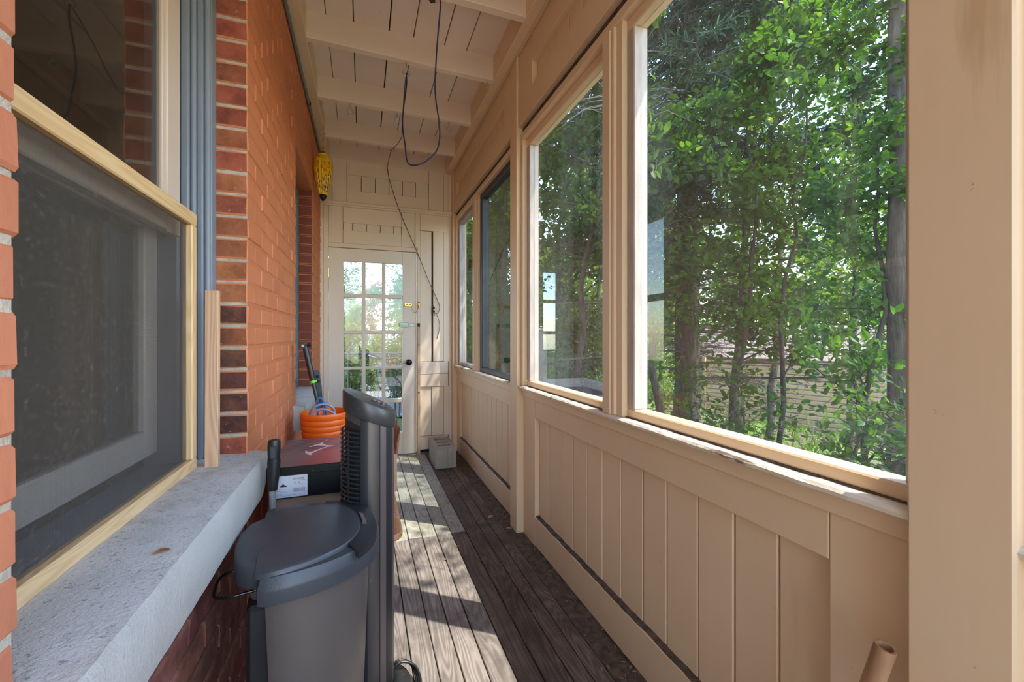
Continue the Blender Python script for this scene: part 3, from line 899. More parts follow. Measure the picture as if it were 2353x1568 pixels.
# ================================================================== CEILING
ceiling = struct('ceiling')
bs = [-0.372, -0.196, -0.05, 0.151, 0.295, 0.484, 0.628, 0.826, 0.99]
for i in range(len(bs) - 1):
    g = 0.0035 if i in (2, 3, 5) else 0.0018
    MB().box(bs[i] + g, bs[i + 1] - g, -1.55, 4.40, 3.018 + R.uniform(0, .003), 3.045, 0.003).build('ceiling_board', 'paint_ceiling', ceiling)
MB().box(-0.60, 1.30, -1.62, 4.60, 3.047, 3.075).build('roof_deck', 'gap', ceiling)
for (yl, yr) in ((-1.55, -1.55), (-1.05, -1.05), (-0.50, -0.50), (0.02, 0.03), (0.68, 0.66), (1.40, 1.36), (2.03, 2.04), (2.588, 2.621), (3.207, 3.229), (3.828, 3.831), (4.295, 4.299)):
    x0, x1, z0, z1 = -0.297, 0.812, 2.870, 3.020
    c = 0.003
    m = MB()
    def yy(x): return yl + (yr - yl) * (x - x0) / (x1 - x0)
    ring = lambda x: [(x, yy(x) + c, z0), (x, yy(x) + .045, z0), (x, yy(x) + .045, z1), (x, yy(x), z1), (x, yy(x), z0 + c)]
    m.loft([ring(x0), ring(x1)])
    m.f = [f[::-1] for f in m.f]
    m.build('joist', 'paint_x', ceiling)
MB().box(-0.395, -0.295, -1.55, 4.36, 2.868, 3.02, 0.004).build('ledger_board', 'paint_y', ceiling)

# ================================================================== RIGHT WALL
wr = struct('wall_right')
P0 = (0.318, 0.445); P1 = (2.362, 2.480); P2 = (4.255, 4.36)
XP = 0.875; XR = 0.920; XB = 0.945
# plate under the joists
MB().box(0.808, 0.865, -1.55, 4.36, 2.868, 3.02, 0.004).build('top_plate', 'paint_y', wr)
MB().box(0.865, 1.02, -1.55, 4.36, 2.880, 3.02).build('top_plate', 'paint_y', wr)
for (a, b), mm in ((P0, 'paint_post'), (P1, 'paint_z'), (P2, 'paint_z'), ((-1.55, -1.43), 'paint_z')):
    MB().box(XP, 1.02, a, b, 0.0, 2.885, 0.004).build('post', mm, wr)
# outer skin under the windows and over them
MB().box(0.965, 1.02, -1.55, 4.36, -0.1, 0.870).build('outer_skin', 'paint_y', wr)
MB().box(0.965, 1.02, -1.55, 4.36, 2.43, 2.885).build('outer_skin', 'paint_y', wr)
def bay(y0, y1, bseams, ys, far_st, hs, nb):
    # lower part
    for i in range(len(bseams) - 1):
        a, b = bseams[i + 1], bseams[i]
        g = 0.0022
        MB().box(XB + R.uniform(-.001, .001), XB + 0.02, a + g, b - g, 0.10, 0.76, 0.0035).build('panel_board', 'paint_z', wr)
    MB().box(XB + 0.012, 0.966, y0, y1, 0.02, 0.84).build('panel_backing', 'gap', wr); MB().box(0.930, 0.966, y0, y1, 2.455, 2.87).build('header_backing', 'gap', wr)
    MB().box(XR, 0.966, far_st + .0008, y1 - .0008, 0.0, 0.835 - .0008, 0.002).build('stile', 'paint_z', wr)
    MB().box(XR, 0.966, y0 + .0008, ys - .0008, 0.0, 0.835 - .0008, 0.002).build('stile', 'paint_z', wr)
    MB().box(XR, 0.966, ys + .0008, far_st - .0008, 0.729, 0.835 - .0008, 0.002).build('rail', 'paint_y', wr)
    MB().box(0.907, 0.966, y0, y1, 0.832, 0.884, 0.003).build('apron', 'paint_y', wr)
    s = MB(); n = 60                                   # window sill with a worn, flaking nose
    rings = []
    for j in range(n + 1):
        y = y0 + (y1 - y0) * j / n; q = R.uniform(-.003, .0015); h = R.uniform(-.0015, .001)
        rings.append([(0.883 + q, y, 0.880), (0.880 + q, y, 0.889), (0.886 + q, y, 0.8955 + h), (1.03, y, 0.8925), (1.03, y, 0.872)])
    s.loft(rings); s.f = [f for f in s.f]
    s.build('sill', 'sill', wr)
    # header
    zt, zb, zr0, zr1 = 2.872, 2.450, 2.592, 2.720
    h0, h1 = hs
    XH = 0.885
    MB().box(XH, 0.94, y0 + .0008, h0 - .0008, zb, zt - .0008, 0.002).build('header_stile', 'paint_z', wr)
    MB().box(XH, 0.94, h1 + .0008, y1 - .0008, zb, zt - .0008, 0.002).build('header_stile', 'paint_z', wr)
    MB().box(XH, 0.94, h0 + .0008, h1 - .0008, zr1, zt - .0008, 0.002).build('header_rail', 'paint_y', wr)
    MB().box(XH, 0.94, h0 + .0008, h1 - .0008, zb, zr0 - .0008, 0.002).build('header_rail', 'paint_y', wr)
    for i in range(nb):
        a = h0 + (h1 - h0) * i / nb; b = h0 + (h1 - h0) * (i + 1) / nb
        MB().box(XH + 0.030, 0.945, a + 0.003, b - 0.003, zr0 - .01, zr1 + .01, 0.003).build('header_board', 'paint_z', wr)
    MB().box(0.915, 0.966, y0, y1, 2.405, 2.460).build('head_gap_shade', 'grime_shade', wr)  # dark strip: shade under the proud header board put into the colour
    MB().box(0.897, 0.97, y0, y1, 2.368, 2.408, 0.004).build('head_casing', 'paint_y', wr)
bay(P0[1], P1[0], [2.185, 2.046, 1.895, 1.775, 1.644, 1.518, 1.384, 1.25, 1.127, 0.989, 0.861, 0.733, 0.600], 0.600, 2.185, (0.62, 2.140), 12)
bay(P1[1], P2[0], [4.13 - 0.128 * i for i in range(12)] + [2.60], 2.60, 4.13, (2.64, 4.12), 12)
bay(-1.43, P0[0], [0.15 - 0.14 * i for i in range(11)], -1.25, 0.15, (-1.24, 0.16), 9)
bb = struct('baseboard_right')
for (a, b) in ((P0[1], 2.200), (P1[1], P2[0] - 0.03), (-1.43, P0[0])):
    MB().box(0.921, 0.966, a, b, 0.004, 0.168, 0.004).build('board', 'paint_y', bb)
    m = MB(); n = 60; rings = []
    for j in range(n + 1):
        y = a + (b - a) * j / n; q = R.uniform(-.002, .002)
        rings.append([(0.9225 + q, y, 0.1675), (0.946, y, 0.1675), (0.946, y, 0.1745 + q)])
    m.loft(rings); o = m.build('dirt_gap_line', 'grime_shade', bb)
# mullions between the windows of a bay
def mullion(y0, y1, mat='paint_z'):
    yc = 0.5 * (y0 + y1)
    m = MB()
    m.box(0.892, 0.985, yc + 0.004, y1, 0.893, 2.372, 0.004)
    m.box(0.906, 0.985, y0, yc + 0.004, 0.893, 2.372, 0.004)
    m.box(0.897, 0.93, yc - 0.020, yc + 0.006, 0.893, 2.372, 0.005)
    return m.build('mullion', mat, wr)
mullion(1.318, 1.436); mullion(3.375, 3.505)
def side_bead(y0, y1):
    MB().box(0.90, 0.93, y0, y1, 0.893, 2.37, 0.004).build('bead', 'paint_z', wr)
side_bead(2.325, 2.362); side_bead(0.445, 0.458); side_bead(2.480, 2.495); side_bead(4.215, 4.255); side_bead(0.285, 0.318)

def win(name, y0, y1, fmat, gmat, stw=0.045, bot=0.034, scr=False):
    w = struct(name, (0.95, 0.5 * (y0 + y1), 0.893))
    x0, x1, zb, zt = 0.926, 0.985, 0.894, 2.369
    MB().box(x0, x1, y0, y1, zb, zb + bot, 0.004).build('bottom_rail', fmat if fmat != 'mixed' else 'paint_rail', w)
    MB().box(x0 - .006, x0 + .01, y0, y1, zb - .001, zb + .0045).build('dirt_gap_line', 'grime_shade', w)  # dark strip drawn along the joint of sill and bottom rail
    MB().box(x0, x1, y0, y1, zt - 0.045, zt, 0.004).build('top_rail', 'paint_y' if fmat == 'mixed' else fmat, w)
    near = 0.016 if fmat == 'mixed' else stw
    for (a, b) in ((y0, y0 + near), (y1 - stw, y1)):
        m = MB(); m.box(x0, x1, a, b, zb + bot, zt - 0.045, 0.004)
        m.build('stile', 'frame_aged' if fmat == 'mixed' else fmat, w)
    MB().box(0.955, 0.9575, y0 + near, y1 - stw, zb + bot, zt - 0.045).build('screen_mesh' if scr else 'pane', gmat, w)
    return w
win('window_3', 0.458, 1.318, 'mixed', 'glass')
win('window_4', 1.436, 2.325, 'mixed', 'glass')
win('window_5', 2.495, 3.375, 'frame_black', 'glass_tint', 0.06)
win('window_6', 3.505, 4.215, 'frame_grey', 'screen_pale', 0.05, scr=True)
win('window_7', -1.42, 0.285, 'frame_grey', 'screen_pale', 0.05, scr=True)

# ================================================================== END WALL AND DOOR
we = struct('wall_end')
YE = 4.300
def eb(x0, x1, z0, z1, d=0.0, name='board', mat='paint_end', c=0.002, back=4.36):
    e = 0.0009
    return MB().box(x0 + e, x1 - e, YE + d, back, z0, z1, c).build(name, mat, we)
MB().box(-0.40, 1.0, 4.356, 4.3615, 2.05, 2.90).build('backing', 'gap', we); MB().box(0.525, 1.0, 4.356, 4.3615, 0, 2.05).build('backing', 'gap', we)
MB().box(-0.56, 1.02, 4.362, 4.42, 2.03, 3.02).build('outer_skin', 'paint_end', we)
MB().box(-0.56, -0.31, 4.362, 4.42, 0, 2.03).build('outer_skin', 'paint_end', we)
MB().box(0.53, 1.02, 4.362, 4.42, 0, 2.03).build('outer_skin', 'paint_end', we)
# header panel
eb(-0.375, -0.272, 2.468, 2.872, 0.006, 'header_stile')
eb(-0.270, -0.141, 2.468, 2.872, 0.0, 'header_stile')
eb(0.637, 0.790, 2.468, 2.872, 0.0, 'header_stile')
eb(0.792, 0.845, 2.468, 2.872, 0.012, 'header_stile')
eb(-0.140, 0.636, 2.739, 2.872, 0.0, 'header_rail', 'paint_x')
eb(-0.140, 0.636, 2.468, 2.588, 0.0, 'header_rail', 'paint_x')
for i in range(6):
    a = -0.140 + 0.776 * i / 6; b = -0.140 + 0.776 * (i + 1) / 6
    eb(a + .0015, b - .0015, 2.58, 2.745, 0.016 + R.uniform(0, .002), 'header_board')
# ledge
m = MB(); m.box(-0.375, 0.872, YE - 0.032, 4.36, 2.441, 2.468, 0.005); m.box(-0.375, 0.872, YE - 0.016, 4.36, 2.425, 2.443, 0.004)
m.build('ledge', 'paint_x', we)
# door casing on the left, transom panel, head trim
eb(-0.375, -0.345, 0.0, 2.425, -0.022, 'casing'); eb(-0.345, -0.304, 0.0, 2.425, -0.008, 'casing')
eb(-0.302, -0.176, 2.078, 2.425, 0.0, 'transom_stile'); eb(0.370, 0.500, 2.078, 2.425, 0.0, 'transom_stile')
eb(-0.175, 0.369, 2.277, 2.425, 0.0, 'transom_rail', 'paint_x'); eb(-0.175, 0.369, 2.078, 2.204, 0.0, 'transom_rail', 'paint_x')
tb = [-0.175, -0.090, 0.037, 0.166, 0.294, 0.369]
for i in range(5): eb(tb[i] + .0015, tb[i + 1] - .0015, 2.198, 2.284, 0.014 + R.uniform(0, .002), 'transom_board')
eb(-0.302, 0.520, 2.036, 2.076, -0.006, 'head_trim', 'paint_x')
eb(0.500, 0.549, 2.078, 2.425, -0.012, 'casing')
eb(0.521, 0.549, 1.312, 2.078, -0.012, 'casing')
eb(0.521, 0.551, 0.0, 1.310, -0.020, 'bare_strip', 'raw_strip')
# right panel
eb(0.551, 0.830, 2.262, 2.425, 0.0, 'panel_rail', 'paint_x')
eb(0.551, 0.667, 0.930, 2.258, 0.012, 'panel_board'); eb(0.669, 0.682, 0.930, 2.258, 0.028, 'panel_gap_shade', 'grime_shade', 0); eb(0.682, 0.790, 0.930, 2.262, 0.0, 'panel_board')  # dark strip paints the shadow of the deep seam between the boards
eb(0.551, 0.838, 0.800, 0.926, 0.0, 'panel_rail', 'paint_x'); eb(0.551, 0.838, 0.672, 0.797, 0.0, 'panel_rail', 'paint_x')
eb(0.551, 0.667, 0.170, 0.669, 0.012, 'panel_board'); eb(0.669, 0.790, 0.170, 0.669, 0.004, 'panel_board')
eb(0.551, 0.838, 0.035, 0.166, 0.0, 'panel_rail', 'paint_x')
eb(0.791, 0.845, 0.926, 2.425, 0.006, 'corner_board'); eb(0.791, 0.845, 0.166, 0.672, 0.006, 'corner_board')
eb(0.845, 1.0, 0.0, 2.88, 0.02, 'corner_board')
eb(-0.375, 1.0, 0.0, 0.012, 0.02, 'threshold', 'gap', 0)

door = struct('door_1', (0.1, 4.31, 0.0))
YD = 4.306
cols = [(-0.170, -0.007), (0.029, 0.180), (0.216, 0.378)]
rows = [(1.600, 1.908), (1.242, 1.562), (0.890, 1.207), (0.567, 0.862), (0.226, 0.523)]
m = MB()
m.box(-0.300, -0.170, YD, YD + 0.040, 0.006, 2.032, 0.003); m.box(0.378, 0.516, YD, YD + 0.040, 0.006, 2.032, 0.003)
m.box(-0.170, 0.378, YD + .0005, YD + 0.040, 1.908, 2.032, 0.003); m.box(-0.170, 0.378, YD + .0005, YD + 0.040, 0.006, 0.226, 0.003)
m.build('door_frame', 'paint_door', door)
for i in range(2):
    MB().box(cols[i][1], cols[i + 1][0], YD + .004, YD + 0.034, 0.226, 1.908, 0.006).build('muntin', 'paint_door', door)
for r in range(4):
    MB().box(-0.170, 0.378, YD + .005, YD + 0.033, rows[r + 1][1], rows[r][0], 0.006).build('muntin', 'paint_door', door)
pm = None
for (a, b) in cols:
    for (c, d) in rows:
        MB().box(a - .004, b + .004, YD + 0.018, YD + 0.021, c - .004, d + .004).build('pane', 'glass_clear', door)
for zz in (1.79, 0.28):
    m = MB(); m.box(-0.307, -0.296, YD - 0.006, YD + 0.002, zz - 0.04, zz + 0.04, 0.002); m.tube([(-0.302, YD - 0.007, zz - .045), (-0.302, YD - 0.007, zz + .045)], 0.005, 8)
    m.build('hinge', 'brass', door)
# knob with a small lever
m = MB(); m.lathe([(0.008, 0), (0.030, 0.004), (0.030, 0.010), (0.012, 0.014), (0.012, 0.03), (0.026, 0.036), (0.031, 0.048), (0.026, 0.060), (0.012, 0.066), (0.001, 0.067)], 0, 0, 20)
m.v = [(0.437 + x, YD - zq, 0.926 + y) for (x, y, zq) in m.v]
kn = m.build('knob', 'black_gloss', door, smooth=50)
m = MB(); m.tube(smooth_path([(0.437, YD - .030, 0.926), (0.405, YD - .034, 0.930), (0.385, YD - .036, 0.927), (0.366, YD - .036, 0.924)]), [0.005] * 12 + [0.008] * 7, 8)
m.build('lever', 'steel', kn, smooth=50)
# brass barrel bolt with chain
m = MB(); m.box(0.398, 0.470, YD - 0.004, YD, 1.488, 1.520, 0.001); m.tube([(0.395, YD - .010, 1.504), (0.476, YD - .010, 1.504)], 0.007, 10)
for xx in (0.402, 0.432, 0.464): m.box(xx - .005, xx + .005, YD - 0.019, YD, 1.490, 1.518, 0.002)
bolt = m.build('barrel_bolt', 'brass', door, smooth=40)
m = MB(); pts = smooth_path([(0.466, YD - .012, 1.49), (0.480, YD - .014, 1.44), (0.497, YD - .014, 1.421), (0.514, YD - .03, 1.44), (0.534, YD - .04, 1.50)], 5)
for i in range(len(pts) - 1):
    a, b = pts[i], pts[i + 1]; m.tube([a + (a - b) * .2, (a + b) / 2, b + (b - a) * .2], 0.0028, 5)
m.build('chain', 'brass', bolt)
m = MB(); m.box(0.526, 0.545, YE - 0.030, YE - 0.012, 1.478, 1.530, 0.003); m.sphere((0.536, YE - .03, 1.525), 0.007); m.build('keeper', 'brass', bolt)
# steel slide bolt
m = MB(); m.box(0.346, 0.436, YD - 0.014, YD, 1.278, 1.322, 0.003); m.box(0.352, 0.424, YD - 0.018, YD - .013, 1.292, 1.308, 0.002)
sb = m.build('slide_bolt', 'green_steel', door)
m = MB(); m.box(0.436, 0.490, YD - 0.008, YD, 1.284, 1.316, 0.002); m.tube([(0.446, YD - .010, 1.29), (0.446, YD - .010, 1.312)], 0.006, 8)
for xx in (0.458, 0.478): m.sphere((xx, YD - .008, 1.300), 0.004)
m.build('plate', 'steel', sb)
m = MB(); m.box(0.524, 0.546, YE - 0.030, YE - 0.010, 1.282, 1.318, 0.003); m.sphere((0.533, YE - .032, 1.30), 0.007); m.build('keeper', 'rust', sb)
for zz in (1.10, 0.62):
    m = MB(); m.lathe([(0.001, 0), (0.008, .0), (0.006, .004), (0.001, .0045)], 0, 0, 10); m.v = [(0.536 + x, YE - 0.020 - q, zz + y) for (x, y, q) in m.v]
    m.build('screw_head', 'rust', we)

# ================================================================== OBJECTS ON THE PORCH
# ------------------------------------------------------------------ step bin
def dshape(xb, xt, yc, hw, n=22, flat=0.35, rc=0.04, k=2.4):
    """outline of a D seen from above: straight back at xb, bowed front reaching xt"""
    pts = []
    for i in range(n + 1):
        a = -pi / 2 + pi * i / n
        c, s_ = math.cos(a), math.sin(a)
        e = 2.0 / k
        x = xb + (xt - xb) * (abs(c) ** e)
        y = yc + hw * (abs(s_) ** e) * (1 if s_ > 0 else -1)
        pts.append((x, y))
    pts += [(xb - rc * .5, yc + hw - rc * .3), (xb - rc * .6, yc + hw - rc), (xb - rc * .6, yc - hw + rc), (xb - rc * .5, yc - hw + rc * .3)]
    return pts
def ringz(pts, z, sc=1.0, c=(0, 0), dz=None):
    return [(c[0] + (x - c[0]) * sc, c[1] + (y - c[1]) * sc, z if dz is None else z + dz(x, y)) for (x, y) in pts]
BX, BY = -0.222, 1.258
can = root('step_bin', (-0.11, BY, 0), 'tall dark step bin with slate lid standing under the concrete sill beside the fan', 'trash can')
can.rotation_euler = (0, 0, math.radians(7))
cc = (-0.11, BY)
D0 = dshape(BX + 0.012, 0.018, BY, 0.190)
m = MB(); m.loft([ringz(D0, 0.012, 0.80, cc), ringz(D0, 0.03, 0.82, cc), ringz(D0, 0.30, 0.90, cc), ringz(D0, 0.59, 0.985, cc), ringz(D0, 0.62, 0.985, cc)]); m.build('body', 'can_body', can, smooth=40)
m = MB(); m.loft([ringz(D0, 0.0, 0.82, cc), ringz(D0, 0.035, 0.835, cc)]); m.build('base', 'can_band', can, smooth=40)
# skirt and bevel of the lid
D1 = dshape(BX, 0.044, BY, 0.212)
m = MB(); m.loft([ringz(D1, 0.604, 0.975, cc), ringz(D1, 0.606, 0.99, cc), ringz(D1, 0.636, 1.0, cc), ringz(D1, 0.642, 0.996, cc), ringz(D1, 0.664, 0.945, cc), ringz(D1, 0.666, 0.90, cc)])
m.build('lid_rim', 'can_lid', can, smooth=35)
# raised lid panel, running back over the hinge housing
D2 = dshape(BX - 0.004, -0.006, BY - 0.002, 0.196, k=2.3)
c2 = (-0.12, BY - .002)
m = MB(); m.loft([ringz(D2, 0.660, 1.0, c2), ringz(D2, 0.6735, 0.992, c2), ringz(D2, 0.6765, 0.975, c2), ringz(D2, 0.680, 0.80, c2), ringz(D2, 0.683, 0.45, c2), ringz(D2, 0.684, 0.02, c2)])
m.build('lid', 'can_lid', can, smooth=40)
def arc_band(a0, a1, s0, s1, z0, z1, n=14, zo=.006):
    m = MB()
    f = lambda t, s_: (cc[0] + (0.044 - cc[0]) * s_ * abs(math.cos(t)) ** (2/2.4), cc[1] + 0.212 * s_ * (1 if math.sin(t) > 0 else -1) * abs(math.sin(t)) ** (2/2.4))
    rings = []
    for i in range(n + 1):
        t = a0 + (a1 - a0) * i / n
        p, q = f(t, s0), f(t, s1)
        rings.append([(p[0], p[1], z0), (q[0], q[1], z0 - .004), (q[0], q[1], z1 - zo), (p[0], p[1], z1)])
    return m.loft(rings)
arc_band(-1.05, 1.45, 0.66, 0.942, 0.655, 0.6735, 22).build('band', 'can_band', can, smooth=40)
arc_band(-0.17, 0.22, 0.70, 0.975, 0.650, 0.6765, 8, .020).build('latch_plate', 'fan_strip', can, smooth=40)
# hinge housing toward the wall, narrower than the lid
hh = [(BX + .03, BY - 0.122), (BX + .03, BY + 0.150), (BX - 0.025, BY + 0.146), (BX - 0.062, BY + 0.115), (BX - 0.080, BY + 0.06), (BX - 0.084, BY - 0.01), (BX - 0.078, BY - 0.070), (BX - 0.062, BY - 0.108), (BX - .04, BY - 0.122)]
ch = (BX - .02, BY)
m = MB(); m.loft([ringz(hh, 0.606, 0.97, ch), ringz(hh, 0.612, 1.0, ch), ringz(hh, 0.655, 1.0, ch), ringz(hh, 0.668, 0.96, ch), ringz(hh, 0.675, 0.86, ch), ringz(hh, 0.680, 0.45, ch), ringz(hh, 0.6805, 0.1, ch)])
m.build('hinge_housing', 'can_lid', can, smooth=40)
m = MB(); m.loft([ringz(hh, 0.47, 0.50, (BX + .03, BY)), ringz(hh, 0.606, 0.86, (BX + .03, BY))]); m.build('hinge_bracket', 'can_body', can, smooth=40)
m = MB(); m.box(BX - 0.050, BX + 0.02, BY - 0.115, BY + 0.115, 0.012, 0.56, 0.01); m.build('back_panel', 'black_plastic', can)
m = MB(); m.tube(smooth_path([(BX - .03, BY + .02, .592), (BX - .09, BY + .02, .592), (BX - .116, BY - .0, .590), (BX - .116, BY - .075, .588), (BX - .09, BY - .095, .588), (BX - .03, BY - .095, .590)], 5), 0.0035, 8)
m.build('wire_loop', 'black_gloss', can, smooth=60)

# ------------------------------------------------------------------ tower fan
FX, FY = 0.022, 1.470
fan = root('tower_fan', (FX, FY, 0), 'black tower fan with slanted control head standing before the cardboard box', 'fan')
el = lambda rx, ry, n=32: [(FX + rx * math.cos(2*pi*i/n), FY + ry * math.sin(2*pi*i/n)) for i in range(n)]
m = MB(); m.loft([ringz(el(.138, .118), 0.0), ringz(el(.140, .120), 0.012), ringz(el(.134, .114), 0.022), ringz(el(.075, .072), 0.032), ringz(el(.070, .068), 0.045)])
m.build('base', 'fan_dark', fan, smooth=40)
m = MB(); m.loft([ringz(el(.074, .074), 0.040), ringz(el(.074, .074), 0.93, dz=lambda x, y: -0.40 * (x - FX))]); m.build('column', 'fan_silver', fan, smooth=40)
# slanted head
sl = lambda x, y: -0.50 * (x - FX) + 0.05 * (y - FY)
sl2 = lambda x, y: -0.40 * (x - FX)
m = MB()
m.loft([ringz(el(.079, .080), 0.924, dz=sl2), ringz(el(.083, .083), 0.932, dz=sl2), ringz(el(.083, .083), 0.976, dz=sl), ringz(el(.080, .080), 0.985, dz=sl), ringz(el(.04, .04), 0.9875, dz=sl), ringz(el(.002, .002), 0.988, dz=sl)])
hd = m.build('head', 'fan_head', fan, smooth=45)
m = MB(); m.loft([ringz([(FX + .03 + .026 * math.cos(2*pi*i/20), FY - .02 + .016 * math.sin(2*pi*i/20)) for i in range(20)], 0.9872, dz=sl), ringz([(FX + .03 + .024 * math.cos(2*pi*i/20), FY - .02 + .014 * math.sin(2*pi*i/20)) for i in range(20)], 0.9905, dz=sl)])
m.build('control_panel', 'frame_black', hd, smooth=40)
for i in range(3):
    m = MB(); m.box(FX + .016 + .014 * i - .004, FX + .016 + .014 * i + .004, FY - .024, FY - .016, 0.9895 - 0.5 * (.016 + .014 * i), 0.9925 - 0.5 * (.014 * i + .008), .001); m.build('button', 'fan_strip', hd)
# vertical facets on the side towards the passage
def facet(a0, a1, mat, nm, r=0.0775, z0=0.046, top=0.922, n=5):
    m = MB(); rings = []
    for i in range(n + 1):
        a = math.radians(a0 + (a1 - a0) * i / n)
        x, y = math.cos(a), math.sin(a)
        t = top - 0.40 * r * x
        rings.append([(FX + (r - .012) * x, FY + (r - .012) * y, z0), (FX + r * x, FY + r * y, z0), (FX + r * x, FY + r * y, t), (FX + (r - .012) * x, FY + (r - .012) * y, t)])
    m.loft(rings); return m.build(nm, mat, fan, smooth=40)
facet(-240, -112, 'black_plastic', 'grille_recess', 0.0765, z0=.31, top=.90)
facet(-111, -95, 'fan_dark', 'dark_panel', 0.078)
facet(-66, -50, 'fan_strip', 'strip', 0.0785)
facet(-49, -27, 'fan_dark', 'dark_panel', 0.078)
facet(-26, 5, 'can_body', 'edge_panel', 0.0782)
facet(6, 40, 'fan_silver', 'rear_shell', 0.0775)
# round ribs of the intake on the left
for i in range(40):
    zz = 0.325 + i * 0.0145
    m = MB(); pts = []
    for q in range(11):
        a = math.radians(-112 - 128 * q / 10)
        rr = 0.087
        pts.append((FX + rr * math.cos(a), FY + rr * math.sin(a), zz - 0.004 * math.cos(a)))
    m.tube(pts, 0.0031, 6); m.build('rib', 'fan_dark', fan, smooth=60)
m = MB()
for ad in (-140, -175, -210):
    a = math.radians(ad); m.tube([(FX + .083 * math.cos(a), FY + .083 * math.sin(a), .345), (FX + .083 * math.cos(a), FY + .083 * math.sin(a), .90)], .003, 6)
m.build('rib_bar', 'fan_dark', fan)
m = MB()
pp = [(FX + .05, FY + .02, .040), (FX + .10, FY + .06, .046), (FX + .140, FY + .045, .032), (FX + .152, FY - .02, .022), (FX + .135, FY - .085, .028), (FX + .09, FY - .115, .030), (FX + .05, FY - .12, .034)]
for d in (0, 0.012, 0.022):
    m.tube(smooth_path([(x + d * .5 * (1 if i in (2, 3) else .3), y - d, z + d * .35) for i, (x, y, z) in enumerate(pp)], 6), 0.0045, 8)
m.build('power_cord', 'black_plastic', fan, smooth=60)

# ------------------------------------------------------------------ bench, boxes, bucket
bench = root('low_bench', (-0.08, 2.16, 0), 'low orange varnished wooden bench carrying the boxes behind the fan', 'bench')
def rrect(x0, x1, y0, y1, r, n=6):
    pts = []
    for (cx_, cy_, a0) in ((x1 - r, y0 + r, -pi/2), (x1 - r, y1 - r, 0), (x0 + r, y1 - r, pi/2), (x0 + r, y0 + r, pi)):
        for i in range(n + 1):
            a = a0 + pi / 2 * i / n; pts.append((cx_ + r * math.cos(a), cy_ + r * math.sin(a)))
    return pts
t = rrect(-0.300, 0.146, 1.612, 2.70, 0.05)
cb = (-0.077, 2.156)
m = MB(); m.loft([ringz(t, 0.424, .985, cb), ringz(t, 0.432, 1, cb), ringz(t, 0.444, 1, cb), ringz(t, 0.450, .985, cb)]); m.build('seat', 'bench', bench, smooth=30)
for (lx, ly) in ((0.092, 1.70), (-0.27, 1.70), (0.092, 2.62), (-0.27, 2.62)):
    m = MB(); m.tube([(lx, ly, 0), (lx, ly, .05), (lx, ly, .22), (lx, ly, .38), (lx, ly, .426)], [.015, .019, .021, .018, .022], 12); m.build('leg', 'bench', bench, smooth=50)
m = MB(); m.box(0.082, 0.100, 1.72, 2.60, 0.36, 0.425, .003); m.box(-0.28, -0.262, 1.72, 2.60, 0.36, 0.425, .003); m.build('rail', 'bench', bench)
m = MB(); m.box(0.083, 0.099, 1.72, 2.60, 0.10, 0.125, .003); m.build('stretcher', 'bench', bench)

cbx = root('cardboard_box', (-0.10, 1.86, 0.4505), 'flat brown cardboard box on the bench under the shoe box', 'box')
m = MB(); m.box(-0.306, 0.100, 1.662, 2.055, 0.4505, 0.6285, 0.002); m.build('carton', 'cardboard', cbx)
m = MB(); m.box(-0.304, 0.098, 1.8505, 1.8995, .6285, .6291); m.build('tape', 'cardboard_torn', cbx)
cb2 = root('cardboard_box', (-0.08, 2.33, 0.4505), 'brown cardboard box with a torn flap under the orange bucket', 'box')
m = MB(); m.box(-0.306, 0.156, 2.065, 2.68, 0.4505, 0.6285, 0.002); m.build('carton', 'cardboard', cb2)
m = MB(); vs = []; n = 9
top = [R.uniform(.10, .14) if i not in (3, 6) else .05 for i in range(n)]
for i in range(n):
    y = 2.075 + 0.24 * i / (n - 1)
    for (x, z) in ((.1565, .60), (.160 + R.uniform(0, .006), .6285 + top[i] * .5), (.168 + R.uniform(0, .012), .6285 + top[i]), (.165 + R.uniform(0, .010), .6285 + top[i]), (.156, .6285 + top[i] * .5), (.1535, .60)):
        vs.append((x, y, z))
m.loft([vs[i * 6:(i + 1) * 6] for i in range(n)]); m.build('torn_flap', 'cardboard_torn', cb2)

SB = dict(x0=-0.308, x1=0.030, y0=1.632, y1=2.045, z0=0.6295, z1=0.740)
sbx = root('shoe_box', (-.14, 1.84, 0.6295), 'black shoe box with red printed lid and white size label', 'box')
MB().box(SB['x0'] + .003, SB['x1'] - .003, SB['y0'] + .003, SB['y1'] - .003, SB['z0'], 0.715, 0.001).build('carton', 'box_black', sbx)
m = MB(); m.box(SB['x0'], SB['x1'], SB['y0'], SB['y1'], 0.711, SB['z1'] - .0005, 0.0015); lid = m.build('lid', 'box_black', sbx)
MB().box(SB['x0'] + .002, SB['x1'] - .002, SB['y0'] + .002, SB['y1'] - .002, SB['z1'] - .0008, SB['z1'] + .0004).build('lid_print', 'box_lid', lid)
